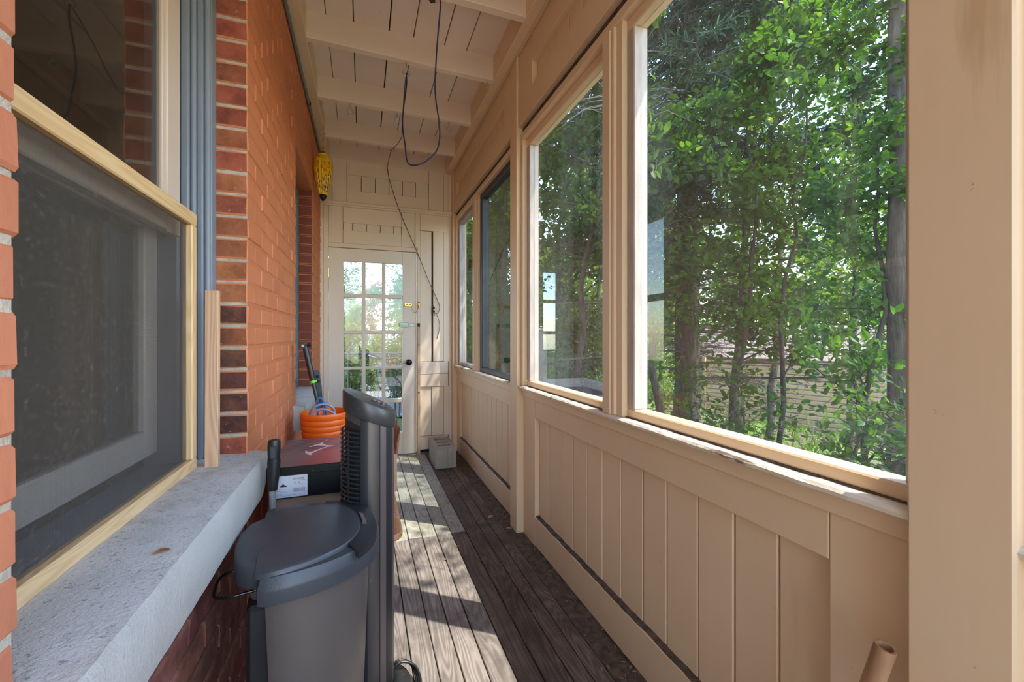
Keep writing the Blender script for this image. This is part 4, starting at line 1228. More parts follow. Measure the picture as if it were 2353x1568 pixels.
# printed emblem on the lid: two joined hooked strokes
from mathutils.geometry import tessellate_polygon
def flat_shape(pts, z0, z1, name, mat, parent):
    tri = tessellate_polygon([[Vector((x, y, 0)) for (x, y) in pts]])
    n = len(pts)
    vs = [(x, y, z0) for (x, y) in pts] + [(x, y, z1) for (x, y) in pts]
    fs = [tuple(t_) for t_ in tri] + [tuple(n + q for q in t_) for t_ in tri] + [(i, (i + 1) % n, n + (i + 1) % n, n + i) for i in range(n)]
    return MB().poly(vs, fs).build(name, mat, parent)
emb = [(-0.2055, 1.888), (-0.197, 1.905), (-0.184, 1.922), (-0.170, 1.936), (-0.158, 1.955), (-0.147, 1.985), (-0.143, 2.018), (-0.153, 1.975), (-0.158, 1.945), (-0.154, 1.920),
       (-0.142, 1.900), (-0.112, 1.882), (-0.142, 1.862), (-0.160, 1.835), (-0.176, 1.805), (-0.185, 1.785), (-0.184, 1.760), (-0.198, 1.775), (-0.211, 1.808), (-0.2125, 1.845),
       (-0.204, 1.818), (-0.190, 1.808), (-0.172, 1.832), (-0.152, 1.858), (-0.135, 1.878), (-0.152, 1.895), (-0.172, 1.908), (-0.188, 1.904), (-0.198, 1.895)]
flat_shape(emb, SB['z1'] + .0004, SB['z1'] + .0009, 'emblem', 'mark', lid)
yl = SB['y0'] + .003
lab = MB().box(-0.296, -0.183, yl - .0008, yl + .001, 0.6335, 0.7085).build('label', 'label', sbx)
def text(s_, x, z, size, mat, parent, y=None):
    cu = bpy.data.curves.new('lettering', 'FONT'); cu.body = s_; cu.size = size; cu.extrude = .0002
    cu.materials.append(MT[mat])
    tmp = bpy.data.objects.new('lettering_source', cu); COL.objects.link(tmp)
    bpy.context.view_layer.update()
    me = bpy.data.meshes.new_from_object(tmp.evaluated_get(bpy.context.evaluated_depsgraph_get()))
    bpy.data.objects.remove(tmp); bpy.data.curves.remove(cu)
    o = bpy.data.objects.new('lettering', me); COL.objects.link(o)
    if not me.materials: me.materials.append(MT[mat])
    o.parent = parent
    o.location = Vector((x, (yl - .0012) if y is None else y, z)) - WL[parent.name]; o.rotation_euler = (pi / 2, 0, 0)
    WL[o.name] = WL[parent.name]
    return o
text('H11VSHS', -0.2285, 0.6930, 0.0088, 'ink', sbx)
text('US', -0.2255, 0.6805, 0.0060, 'ink_grey', sbx)
text('6', -0.2125, 0.6795, 0.0095, 'ink_red', sbx)
text('BLACK', -0.2310, 0.6405, 0.0034, 'ink', sbx)
m = MB(); x = -0.2290
while x < -0.191:
    w_ = R.choice((.0004, .0007, .0011)); m.box(x, x + w_, yl - .0011, yl, 0.6500, 0.6640); x += w_ + R.choice((.0005, .0008, .0012))
m.build('barcode', 'ink_grey', sbx)
m = MB()
for (xa, xb, zz) in ((-0.213, -0.187, .6895), (-0.215, -.197, .6760), (-0.293, -.255, .656), (-0.293, -.246, .652), (-0.293, -.262, .646), (-0.293, -.236, .642), (-0.293, -.236, .6385), (-.200, -.190, .6425), (-.222, -.200, .6375)):
    xx = xa
    while xx < xb:
        l_ = R.uniform(.002, .005); m.box(xx, min(xb, xx + l_), yl - .0010, yl, zz, zz + .0011); xx += l_ + .0009
m.build('fine_print', 'ink_grey', sbx)['kind'] = 'stuff'
m = MB(); m.prism([(-.268, .671), (-.248, .671), (-.247, .6735), (-.254, .6765), (-.258, .680), (-.262, .6805), (-.263, .676), (-.268, .6745)], 1, yl - .0011, yl); m.build('shoe_picture', 'ink', sbx)

BKX, BKY, BKZ = -0.185, 2.435, 0.629
bucket = root('bucket', (BKX, BKY, BKZ), 'bright orange ribbed plastic bucket holding a blue cord and hose', 'bucket')
prof = [(.001, 0), (.104, 0), (.108, .004)]
for i in range(4):
    zb_ = 0.012 + .030 * i; r_ = .109 + .0032 * i
    prof += [(r_ - .002, zb_), (r_ + .0025, zb_ + .006), (r_ + .003, zb_ + .022), (r_ - .001, zb_ + .028)]
prof += [(.120, .133), (.1235, .138), (.1245, .160), (.122, .164), (.1195, .162), (.117, .135), (.106, .01), (.001, .008)]
m = MB(); m.lathe([(r_, BKZ + z_) for (r_, z_) in prof], BKX, BKY, 40); m.build('tub', 'orange', bucket, smooth=40)
# blue cord looped over the rim of the bucket
m = MB()
c1 = [(-.205, 2.40, .70), (-.222, 2.41, .80), (-.226, 2.41, .850), (-.212, 2.41, .868), (-.194, 2.41, .850), (-.188, 2.41, .80), (-.200, 2.40, .76), (-.19, 2.38, .70)]
m.tube(smooth_path(c1, 6), .0045, 8)
c2_ = [(-.235, 2.42, .70), (-.220, 2.43, .80), (-.205, 2.43, .845), (-.190, 2.43, .84), (-.183, 2.42, .79), (-.170, 2.40, .70)]
m.tube(smooth_path(c2_, 6), .0045, 8)
tag(m.build('cord', 'cord_blue', None, 60, origin=(-.2, 2.4, .70)), 'bright blue cord looped up out of the orange bucket', 'cord')
m = MB()
h1 = [(-.262, 2.40, .70), (-.258, 2.39, .785), (-.235, 2.38, .825), (-.195, 2.38, .838), (-.155, 2.385, .825), (-.137, 2.39, .79), (-.138, 2.40, .70)]
h2 = [(-.255, 2.36, .70), (-.247, 2.35, .79), (-.215, 2.345, .815), (-.175, 2.345, .815), (-.135, 2.35, .79), (-.108, 2.36, .755), (-.105, 2.37, .70)]
m.tube(smooth_path(h1, 6), .0062, 10); m.tube(smooth_path(h2, 6), .0062, 10)
hs = root('hose', (-.2, 2.37, .70), 'clear grey hose arched over the rim inside the orange bucket', 'hose')
m.build('tubing', 'hose', hs, 60)
m = MB(); m.tube([(-.1378, 2.396, .735), (-.1372, 2.391, .775)], .009, 10); m.build('clip', 'cable_blue', hs, 50)

# two black handled tools standing behind the bucket
tl = root('telescopic_pole', (-.215, 2.605, .629), 'black telescopic pole with lime band leaning at the brick recess', 'pole')
A = Vector((-.200, 2.585, .635)); B = Vector((-.3035, 2.60, 1.138))
L = lambda t_: A + (B - A) * t_
m = MB(); m.tube([A, L(.60)], .0105, 12); m.build('shaft', 'pole_green', tl, 50)
m = MB(); m.tube([L(.59), L(.62), L(.95), B], [.0125, .0155, .0155, .014], 12); m.build('grip', 'black_plastic', tl, 50)
m = MB(); m.tube([L(.585), L(.612)], .0165, 12); m.box(L(.6).x + .006, L(.6).x + .022, L(.6).y - .012, L(.6).y + .008, L(.6).z - .004, L(.6).z + .008, .002); m.build('band', 'lime', tl, 40)
m = MB(); m.tube([B + Vector((-.008, -.024, .002)), B + Vector((-.008, .022, .002))], .016, 14); m.tube([B + Vector((.01, 0, 0)), B + Vector((.030, -.004, .010))], .010, 10); k_ = m.build('pivot', 'black_plastic', tl, 40)
m = MB(); m.tube([B + Vector((-.008, -.026, .002)), B + Vector((-.008, -.0235, .002))], .007, 10); m.build('rivet', 'chrome', k_, 40)
t2 = root('black_handle', (-.215, 2.635, .629), 'slotted black handle standing upright between pole and door casing', 'handle')
m = MB(); m.loft([[(-.252 + dx, 2.63 + dy, .9985) for dx, dy in ((-.010, -.008), (.020, -.008), (.020, .010), (-.010, .010))],
                  [(-.236 + dx, 2.63 + dy, .86) for dx, dy in ((-.006, -.008), (.018, -.008), (.018, .010), (-.006, .010))], [(-.215 + dx, 2.63 + dy, .632) for dx, dy in ((-.006, -.007), (.010, -.007), (.010, .009), (-.006, .009))]])
hb = m.build('grip', 'grip_grey', t2)
for zz in (.955, .925):
    f_ = (.9985 - zz) / .1385
    m = MB(); m.box(-.256 + .016 * f_, -.238 + .016 * f_, 2.6205, 2.623, zz, zz + .014, .001); m.build('slot', 'black_gloss', hb)

# ------------------------------------------------------------------ handled tool between bin and bench
sh = root('scraper', (-.275, 1.555, 0), 'black gripped tool with grey shaft standing behind the step bin', 'tool')
m = MB(); m.tube([(-.285, 1.557, 0.0), (-.2775, 1.555, .70)], .0105, 14); m.build('shaft', 'steel', sh, 50)
gx, gy = -.2755, 1.555
def oval(cx_, cy_, rx, ry, z, n=16): return [(cx_ + rx * math.cos(2*pi*i/n), cy_ + ry * math.sin(2*pi*i/n), z) for i in range(n)]
m = MB(); m.loft([oval(-.2775, gy, .0145, .013, .690), oval(-.277, gy, .015, .014, .70), oval(-.2745, gy, .0185, .016, .745), oval(-.2735, gy, .0195, .016, .785), oval(-.2735, gy, .0185, .016, .795)])
g_ = m.build('grip', 'black_plastic', sh, 50)
m = MB()
m.loft([oval(-.2735, gy, .0175, .013, .79), oval(-.2735, gy, .019, .014, .81), oval(-.273, gy, .0195, .014, .845), oval(-.273, gy, .0165, .012, .855), oval(-.273, gy, .004, .004, .858)])
hd_ = m.build('head', 'black_plastic', sh, 50)
MB().box(-.2835, -.264, gy - .0155, gy - .008, .795, .838, .004).build('thumb_pad', 'grip_grey', hd_)

# ------------------------------------------------------------------ stick on the sill, dry leaf, block, pole end
stk = MB(); stk.box(-.452, -.417, 1.508, 1.530, .795, 1.336, .002, rot=(0.006, 0.004, 0.0), piv=(-.434, 1.52, .795))
tag(stk.build('wooden_stick', 'stick', None, origin=(-.4345, 1.519, .795)), 'rough sawn wooden stick standing on the sill against the blue frame', 'stick')
def dry_leaf(name, loc, rz, s_, label, mat='dry_leaf', group=None):
    m = MB(); vs = []; n = 8
    for i in range(n + 1):
        t_ = i / n; w_ = .30 * math.sin(pi * t_) ** .8 * s_; z_ = .10 * s_ * math.sin(pi * t_) + .003
        x_ = (t_ - .5) * s_
        vs.append([(x_, -w_, z_ + .08 * s_), (x_, 0, z_ * .6), (x_, w_, z_ + .06 * s_), (x_, 0, z_ * .6 - .0008)])
    m.loft(vs)
    cs, sn = math.cos(rz), math.sin(rz)
    m.v = [(loc[0] + x * cs - y * sn, loc[1] + x * sn + y * cs, loc[2] + z - .0005) for (x, y, z) in m.v]
    return tag(m.build(name, mat, None, 60, origin=loc), label, 'leaf', group)
dry_leaf('dry_leaf', (-.352, .954, .7935), .35, .024, 'single curled brown leaf on the near concrete sill')
dry_leaf('dry_leaf', (.79, 2.62, 0.004), .9, .055, 'curled tan leaf on the dirty floor edge before the far bay', 'cardboard')
dry_leaf('dry_leaf', (.845, 2.42, 0.008), -.5, .04, 'small tan leaf at the foot of the middle post', 'cardboard')

blk = root('concrete_block', (.707, 3.93, 0), 'grey hollow concrete block on the floor beside the door', 'block')
m = MB(); bx0, bx1, by0, by1, H = .613, .801, 3.733, 4.125, .190
holes = [(.650, .762, 3.790, 3.850), (.650, .762, 3.905, 3.965), (.650, .762, 4.02, 4.08)]
m.box(bx0, bx0 + .037, by0, by1, 0, H, .003); m.box(bx1 - .039, bx1, by0, by1, 0, H, .003)
ys_ = [by0] + [q for h_ in holes for q in h_[2:]] + [by1]
for i in range(0, len(ys_), 2): m.box(bx0 + .03, bx1 - .03, ys_[i], ys_[i + 1], 0, H - .0004, .003)
m.box(.722, .758, by0 - .004, by0 + .01, .002, H - .002, .003)
m.build('block_body', 'concrete_block', blk)
m = MB(); m.box(.645, .77, 3.78, 4.09, .0, .02); m.build('web', 'concrete_block', blk)

pe = MB(); rings = []
A = Vector((.853, .463, .660)); d = Vector((-.03, .24, -1.0)).normalized()
n_ = 14
u_ = d.orthogonal().normalized(); w_ = d.cross(u_)
for (t_, r_) in ((0.012, .011), (0.0, .0115), (0.0, .0150), (0.004, .0160), (.25, .0158), (.5, .0162), (.676, .016)):
    p = A + d * t_; rings.append([tuple(p + (u_ * math.cos(2*pi*i/n_) + w_ * math.sin(2*pi*i/n_)) * r_) for i in range(n_)])
pe.loft(rings)
tag(pe.build('wooden_pole', 'pole', None, 50, origin=(.833, .62, 0)), 'brown hollow wooden pole leaning at the near post', 'pole')

# ------------------------------------------------------------------ things hanging from the ceiling
def eye(loc, label, ring=True, s_=1.0, group='eye hooks in the ceiling', ax='x'):
    x, y, z = loc
    m = MB(); m.tube([(x, y, z + .004), (x, y, z - .022 * s_)], .0023 * s_, 8)
    pts = []
    a1 = 360 if ring else 285
    for i in range(17):
        a = math.radians(90 + a1 * i / 16)
        pts.append((x + .011 * s_ * math.cos(a), y, z - .033 * s_ + .011 * s_ * math.sin(a)))
    m.tube(pts, .0022 * s_, 8)
    return tag(m.build('eye_hook', 'steel', None, 60, origin=(x, y, z)), label, 'hook', group)
eye((-.082, 3.232, 2.87), 'left closed eye hook under the second full joist', s_=1.9)
eye((.245, 3.244, 2.87), 'open hook under the second full joist near the cables', False, 1.7)
eye((.639, 3.250, 2.87), 'right closed eye hook under the second full joist', s_=1.9)
eye((.775, 2.645, 2.87), 'open hook at the right end of the nearest full joist', False, 1.1)
eye((.253, 2.630, 2.87), 'eye hook holding the looped cables under the nearest full joist', s_=1.9)
eye((.240, 3.85, 2.87), 'small hook on the third joist where the thin wire bends', False, 1.0)
for (hx_, hy_, hr_) in ((.357, 2.285, .017), (.02, 2.28, .010)):
    m = MB(); n_ = 12
    rg = lambda z_, f_: [(hx_ + hr_ * f_ * (1 + .25 * math.sin(2.3 * i)) * math.cos(2*pi*i/n_), hy_ + hr_ * f_ * (1 + .25 * math.sin(2.3 * i)) * math.sin(2*pi*i/n_), z_) for i in range(n_)]
    m.loft([rg(3.0185, 1.0), rg(3.0165, .95), rg(3.017, .7)]); m.build('knot', 'rust', ceiling)  # thin dark disc, painting the darkness of an open knot hole
#
def P3(u, v, Y):
    f_ = 960.0; th = math.radians(19.7); a = (u - 1176.5) / f_; b = (770 - v) / f_
    dx = a * math.cos(th) + math.sin(th); dy = -a * math.sin(th) + math.cos(th)
    t_ = Y / dy
    return (dx * t_, Y, 1.2 + b * t_)
cab = root('cable', (.36, 2.3, 3.0), 'dark blue cable hanging in a long loop below the ceiling joists', 'cable')
pts = [(.362, 2.17, 3.03), P3(1012, 6, 2.24), P3(1010, 37, 2.28), P3(1004, 110, 2.36), P3(1000, 180, 2.42), P3(1001, 225, 2.46), P3(1009, 282, 2.50), P3(1010, 318, 2.52), P3(1003, 347, 2.55), P3(978, 371, 2.58), P3(952, 380, 2.60),
       P3(936, 372, 2.62), P3(931, 335, 2.63), P3(925, 287, 2.635), P3(928, 242, 2.635), P3(934, 195, 2.63), (.253, 2.630, 2.806)]
m = MB(); m.tube(smooth_path(pts, 6), .0042, 8); m.build('sheath', 'cable_blue', cab, 60)
wire = root('thin_wire', (.25, 3.4, 2.85), 'thin dark wire running from the ceiling hook down across the door head', 'wire')
pts = [(.254, 2.631, 2.806), P3(931, 190, 2.70), P3(927, 240, 2.85), P3(924, 290, 3.0), P3(921, 320, 3.2), P3(900, 345, 3.82), (.240, 3.85, 2.838), P3(897, 352, 3.95), P3(891, 378, 4.24), P3(890.5, 390, 4.285),
       P3(897, 420, 4.28), P3(920, 490, 4.262), P3(957, 576, 4.278), P3(985, 645, 4.29), P3(1003, 685, 4.285), P3(1010, 705, 4.28), P3(1006, 720, 4.28), P3(999, 719, 4.285)]
m = MB(); m.tube(smooth_path(pts, 5), .0030, 7); m.build('strand', 'cable_grey', wire, 60)
m = MB(); m.tube(smooth_path([P3(999, 719, 4.285), P3(1004, 725, 4.28), P3(1010, 745, 4.285), P3(1008, 765, 4.288), P3(1004, 779, 4.29)], 5), .0026, 7); m.build('tail', 'cable_grey', wire, 60)
m = MB(); m.sphere(P3(997, 708, 4.28), .012); m.sphere(P3(997, 716, 4.28), .013); m.tube([P3(997, 702, 4.285), P3(998, 726, 4.285)], .0035, 7); m.build('knot', 'cable_blue', wire, 60)
m = MB(); m.tube([P3(890, 384, 4.30), P3(890, 392, 4.28)], .0035, 7); m.sphere(P3(890.5, 391, 4.283), .007); m.build('staple', 'rust', wire, 50)

m = MB(); m.tube([(-.360, -1.55, 2.845), (-.360, 3.25, 2.845)], .010, 10); m.tube([(-.360, 3.25, 2.845), (-.358, 3.30, 2.842), (-.358, 4.29, 2.842)], .009, 10)
cd = root('conduit_pipe', (-.36, 1.5, 2.84), 'slim grey green conduit along the top of the brick wall', 'pipe')
m.build('tube', 'conduit', cd, 50)
for yy_ in (0.9, 2.1, 3.27): 
    m = MB(); m.box(-.374, -.345, yy_, yy_ + .02, 2.832, 2.858, .003); m.build('strap', 'rust', cd)

# ------------------------------------------------------------------ lantern
LX, LY = -.297, 3.66
LN = root('lantern', (LX, LY, 2.27), 'yellow fluted lantern painted with red flowers hanging by the brick wall', 'lantern')
prof = [(.034, 2.330), (.038, 2.345), (.046, 2.375), (.058, 2.43), (.067, 2.49), (.071, 2.535), (.068, 2.57), (.058, 2.60), (.044, 2.622), (.036, 2.63)]
prof0 = list(prof)
m = MB(); m.lathe(prof, LX, LY, 64, flute=16, amp=.13); shade = m.build('shade', 'lantern', LN, smooth=70, origin=None)
m = MB(); m.lathe([(.036, 2.628), (.040, 2.632), (.041, 2.640), (.036, 2.645), (.002, 2.645)], LX, LY, 28); m.build('top_band', 'lantern_band', LN, 50)
m = MB(); m.lathe([(.004, 2.318), (.034, 2.318), (.038, 2.324), (.037, 2.334), (.030, 2.336)], LX, LY, 28); m.build('lower_band', 'lantern_band', LN, 50)
m = MB(); m.lathe([(.002, 2.272), (.008, 2.274), (.010, 2.282), (.020, 2.290), (.026, 2.303), (.027, 2.314), (.024, 2.319)], LX, LY, 24); m.build('finial', 'black_gloss', LN, 50)
m = MB(); m.lathe([(.024, 2.644), (.022, 2.655), (.012, 2.668), (.003, 2.672)], LX, LY, 18); m.build('cap', 'knob_brown', LN, 50)
m = MB(); m.tube([(LX, LY, 2.67), (LX - .003, LY, 2.72), (LX + .004, LY, 2.77), (LX, LY, 2.83)], .0035, 6); m.tube([(LX, LY, 2.668), (LX + .005, LY, 2.70), (LX - .004, LY, 2.75), (LX, LY, 2.80)], .003, 6); m.build('twine', 'rope', LN, 60)
fl = MB(); q = random.Random(21)
def on_shade(a_, zz, lift=.0012):
    rr = float(np.interp(zz, [p_[1] for p_ in prof0], [p_[0] for p_ in prof0]))
    rr *= 1 + (.13 * abs(math.cos(16 * a_ / 2)) - .13)
    return Vector((LX + (rr + lift) * math.cos(a_), LY + (rr + lift) * math.sin(a_), zz)), Vector((-math.sin(a_), math.cos(a_), 0))
for row in range(7):
    for col_ in range(9):
        if q.random() < .12: continue
        a0 = 2 * pi * (col_ + .5 * (row % 2)) / 9 + q.uniform(-.12, .12); z0_ = 2.375 + .031 * row + q.uniform(-.006, .006)
        for pt in range(5):
            t_ = 2 * pi * pt / 5 + q.random() * .3
            c0, tan = on_shade(a0 + .0085 * math.cos(t_) / .06, z0_ + .0085 * math.sin(t_))
            fl.poly([tuple(c0 + tan * .0042 * math.cos(w_) + Vector((0, 0, .0042 * math.sin(w_)))) for w_ in [2 * pi * i / 6 for i in range(6)]], [(0, 1, 2, 3, 4, 5)])
fl.build('painted_flowers', 'flower_red', LN)['kind'] = 'stuff'
for (dx, zz, col, rx, rz_) in ((.012, 2.405, 'bird_white', .004, .018), (.020, 2.375, 'bird_blue', .007, .014), (.006, 2.425, 'bird_blue', .006, .008), (.050, 2.462, 'bird_white', .004, .006), (.058, 2.472, 'bird_blue', .006, .008), (.045, 2.472, 'bird_blue', .004, .007)):
    rr = np.interp(zz, [q[1] for q in prof], [q[0] for q in prof])
    dy = -math.sqrt(max(rr * rr - dx * dx, 1e-6))
    m = MB(); m.lathe([(.0005, zz - rz_), (rx * .8, zz - rz_ * .5), (rx, zz), (rx * .7, zz + rz_ * .6), (.0005, zz + rz_)], LX + dx, LY + dy + .001, 10); m.build('painted_bird', col, LN, 60)
m = MB(); m.tube(smooth_path([(LX - .01, LY - .047, 2.368), (LX + .012, LY - .041, 2.352), (LX + .034, LY - .022, 2.345), (LX + .040, LY - .026, 2.39), (LX + .046, LY - .040, 2.45)], 4), .0022, 6); m.build('painted_branch', 'cable_grey', LN, 60)
eye((LX, LY, 2.868), 'hook on the ledger board carrying the yellow lantern', False, 1.7)

# wreath-like wire ring hooked on the far mullion
m = MB(); q0 = P3(1079, 567, 3.40)
X0 = .893
y0 = 3.55; z0 = 1.82
pts = [(X0 - .012, y0 + .035 * math.cos(2*pi*i/20), z0 + .038 * math.sin(2*pi*i/20)) for i in range(21)]
m.tube(pts, .0040, 8); m.tube([(X0 + .005, y0 - .045, z0 + .015), (X0 - .012, y0 - .032, z0 + .005), (X0 - .018, y0 - .04, z0 - .03)], .004, 8); m.tube([(X0 - .012, y0 - .03, z0 + .03), (X0 - .02, y0 - .05, z0 - .005)], .003, 6)
tag(m.build('wire_ring', 'rust', None, 60, origin=(X0 - .01, y0, z0)), 'dark wire ring hooked on the mullion of the farthest side window', 'ring')

# ================================================================== OUTDOORS
def gz(x, y):
    """ground height: level by the porch, falling away towards the fence"""
    d = max(0.0, x - 1.6)
    return -0.28 - 0.095 * d + 0.03 * math.sin(x * 1.7 + y * 0.9) + 0.02 * math.sin(y * 2.3 - x)
gx0, gx1, gy0, gy1, st_ = -14.0, 34.0, -12.0, 46.0, 0.8
nx = int((gx1 - gx0) / st_); ny = int((gy1 - gy0) / st_)
gv = np.array([(gx0 + i * st_, gy0 + j * st_, gz(gx0 + i * st_, gy0 + j * st_)) for j in range(ny + 1) for i in range(nx + 1)])
gi = np.arange(nx * ny); gj, gk = gi // nx, gi % nx
a = gj * (nx + 1) + gk
gf = np.stack([a, a + 1, a + nx + 2, a + nx + 1], 1)
o = np_obj('ground', gv, gf, 'ground', smooth=True); o['kind'] = 'structure'
# pale gravel yard beyond the porch door
m = MB(); n = 18
vs = []; fs = []
for j in range(n + 1):
    for i in range(7):
        x = -4.0 + 1.0 * i; y = 7.6 + 0.55 * j
        vs.append((x, y, gz(x, y) + .035))
for j in range(n):
    for i in range(6):
        a = j * 7 + i; fs.append((a, a + 1, a + 8, a + 7))
o = m.poly(vs, fs).build('ground_gravel', 'gravel', None, 60); o['kind'] = 'structure'
# unseen pale paving, added to bounce sun up onto the porch ceiling
bounce_pave = struct('ground_bounce', (1.7, 0, -.3))
for j in range(15):
    for (xa, xb) in ((1.10, 1.78), (1.79, 2.47)):
        ya = -7.0 + .98 * j
        MB().box(xa, xb, ya, ya + .97, -.36, -.258 + R.uniform(-.004, .004), .008).build('bounce_slab', 'concrete_face', bounce_pave)
for j in range(8):
    for i in range(5):
        xa = -2.4 + .69 * i; ya = -7.0 + .74 * j
        MB().box(xa, xa + .68, ya, ya + .73, -.36, -.258 + R.uniform(-.004, .004), .008).build('bounce_slab', 'concrete_face', bounce_pave)
# porch foundation seen from outside
o = MB().box(-0.6, 1.02, -1.55, 4.42, -0.75, -0.13).build('foundation', 'mortar'); o['kind'] = 'structure'

# ---- leaves
LEAF = np.array([(0, 0, 0), (.30, .26, .05), (.68, .24, .05), (1.0, 0, -.06), (.68, -.24, .05), (.30, -.26, .05)])
LF4 = np.array([(0, 1, 2, 3), (0, 3, 4, 5)])
def leaves(centers, size, up=0.6, dirs=None, jitter=0.3, rng=NR):
    """one folded six-point leaf at every centre"""
    n = len(centers)
    d = rng.normal(size=(n, 3)) if dirs is None else dirs + rng.normal(size=(n, 3)) * 0.6
    d[:, 2] -= 0.15
    d /= np.linalg.norm(d, axis=1, keepdims=True) + 1e-9
    nn = rng.normal(size=(n, 3)); nn[:, 2] += up * 2.2
    s_ = np.cross(nn, d); s_ /= np.linalg.norm(s_, axis=1, keepdims=True) + 1e-9
    nn = np.cross(d, s_)
    sz = size * (1 + jitter * rng.uniform(-1, 1, n))
    V = (centers[:, None, :] + sz[:, None, None] * (LEAF[None, :, 0:1] * d[:, None, :] + LEAF[None, :, 1:2] * s_[:, None, :] + LEAF[None, :, 2:3] * nn[:, None, :]))
    F = (np.arange(n)[:, None, None] * 6 + LF4[None]).reshape(-1, 4)
    return V.reshape(-1, 3), F

def branchy(base, height, lean, r0, nb, spread, seed, start=0.25, rise=0.35, droop=0.0, wob=0.11, nlev=3):
    """trunk path, branch paths and twig points of a tree"""
    q = random.Random(seed)
    n = 12; path = []
    ox = oy = 0
    for i in range(n + 1):
        t = i / n
        ox += q.uniform(-wob, wob) * height / n * 2; oy += q.uniform(-wob, wob) * height / n * 2
        path.append(Vector((base[0] + lean[0] * t + ox, base[1] + lean[1] * t + oy, base[2] + height * t)))
    rad = [r0 * (1 - 0.88 * i / n) for i in range(n + 1)]
    br = []; tips = []
    for k in range(nb):
        t = start + (1 - start) * (k + q.random()) / nb
        f = min(n - 1e-6, t * n); i = int(f); p = path[i].lerp(path[i + 1], f - i)
        az = q.uniform(0, 2 * pi) if k % 3 else 2.4 * k
        L = spread * (1.05 - 0.65 * (t - start) / (1 - start)) * q.uniform(.6, 1.15)
        d = Vector((math.cos(az), math.sin(az), rise + q.uniform(-.2, .25)))
        pts = [p]; m_ = 7
        for s_ in range(m_):
            d = (d + Vector((q.uniform(-.28, .28), q.uniform(-.28, .28), q.uniform(-.16, .2) - droop))).normalized()
            pts.append(pts[-1] + d * L / m_)
        rb = max(.004, rad[i] * .42)
        br.append((pts, [rb * (1 - .85 * s_ / m_) for s_ in range(m_ + 1)]))
        for s_ in range(2, m_ + 1):
            for w_ in range(nlev):
                d2 = Vector((q.gauss(0, 1), q.gauss(0, 1), q.gauss(.25, .6))).normalized()
                l2 = L * q.uniform(.16, .42)
                a_ = pts[s_ - 1].lerp(pts[s_], q.random())
                b_ = a_ + d2 * l2 * .55; c_ = b_ + (d2 + Vector((q.uniform(-.5, .5), q.uniform(-.5, .5), q.uniform(-.4, .2)))).normalized() * l2 * .45
                br.append(([a_, b_, c_], [max(.0022, rb * .25), max(.0018, rb * .18), .0012])); tips.append((a_, b_, c_))
    return path, rad, br, tips

def tree_parts(r, path, rad, br, barkm, twigm, name_b='branches'):
    m = MB(); m.tube(path, rad, 12); m.build('trunk', barkm, r, 60)
    m = MB()
    for pts, rr in br: m.tube(pts, rr, 5 if rr[0] > .008 else 3, cap=False)
    o = m.build(name_b, twigm, r); o['kind'] = 'stuff'

def deciduous(base, height, lean, r0, nb, spread, seed, nleaf, lsize, leafm, label, group=None, cat='tree', name='leafy_tree', barkm='bark', start=.25, rise=.35, droop=0.0, up=.6, named=0, nlev=3, scat=.10):
    r = root(name, base, label, cat, group)
    path, rad, br, tips = branchy(base, height, lean, r0, nb, spread, seed, start, rise, droop, nlev=nlev)
    tree_parts(r, path, rad, br, barkm, barkm)
    rng = np.random.default_rng(seed)
    T = np.array([[tuple(a_), tuple(b_), tuple(c_)] for (a_, b_, c_) in tips])
    k = rng.integers(0, len(T), nleaf); t = rng.uniform(0.1, 1.05, nleaf)[:, None]
    P = np.where(t < .55, T[k, 0] + (T[k, 1] - T[k, 0]) * t / .55, T[k, 1] + (T[k, 2] - T[k, 1]) * (t - .55) / .45)
    P = P + rng.normal(size=P.shape) * scat * lsize * 6
    dirs = T[k, 2] - T[k, 0]; dirs = dirs / (np.linalg.norm(dirs, axis=1, keepdims=True) + 1e-9)
    P = P[P[:, 0] > 1.12] if base[1] < 4.6 else P[P[:, 1] > 4.6]
    dirs = dirs[:len(P)]
    if named:
        # the leaves nearest the porch are single objects
        dist = np.linalg.norm(P - np.array([0, 0, 1.2]), axis=1)
        order = np.argsort(dist); nearp, P = P[order[:named]], P[order[named:]]; dirs = dirs[:len(P)]
        protos = []
        for q_ in range(5):
            V, F = leaves(np.zeros((1, 3)), lsize, up, None, .2, rng)
            me = bpy.data.meshes.new('leaf'); me.from_pydata([tuple(map(float, v)) for v in V], [], [tuple(map(int, f)) for f in F]); me.materials.append(MT[leafm]); me.update(); protos.append(me)
        for p in nearp:
            piece('leaf', R.choice(protos), r, tuple(map(float, p)), (R.uniform(-.5, .5), R.uniform(-.5, .5), R.uniform(0, 6.28)), (R.uniform(.8, 1.25),) * 3)
    V, F = leaves(P, lsize, up, dirs, .35, rng)
    o = np_obj('leaves', V, F, leafm, r); o['kind'] = 'stuff'
    return r

def at(u, zc):
    """ground point seen in that direction at depth zc"""
    th = math.radians(19.7); a = (u - 1176.5) / 960.0
    x = (a * math.cos(th) + math.sin(th)) * zc; y = (-a * math.sin(th) + math.cos(th)) * zc
    return (x, y, gz(x, y) - .03)

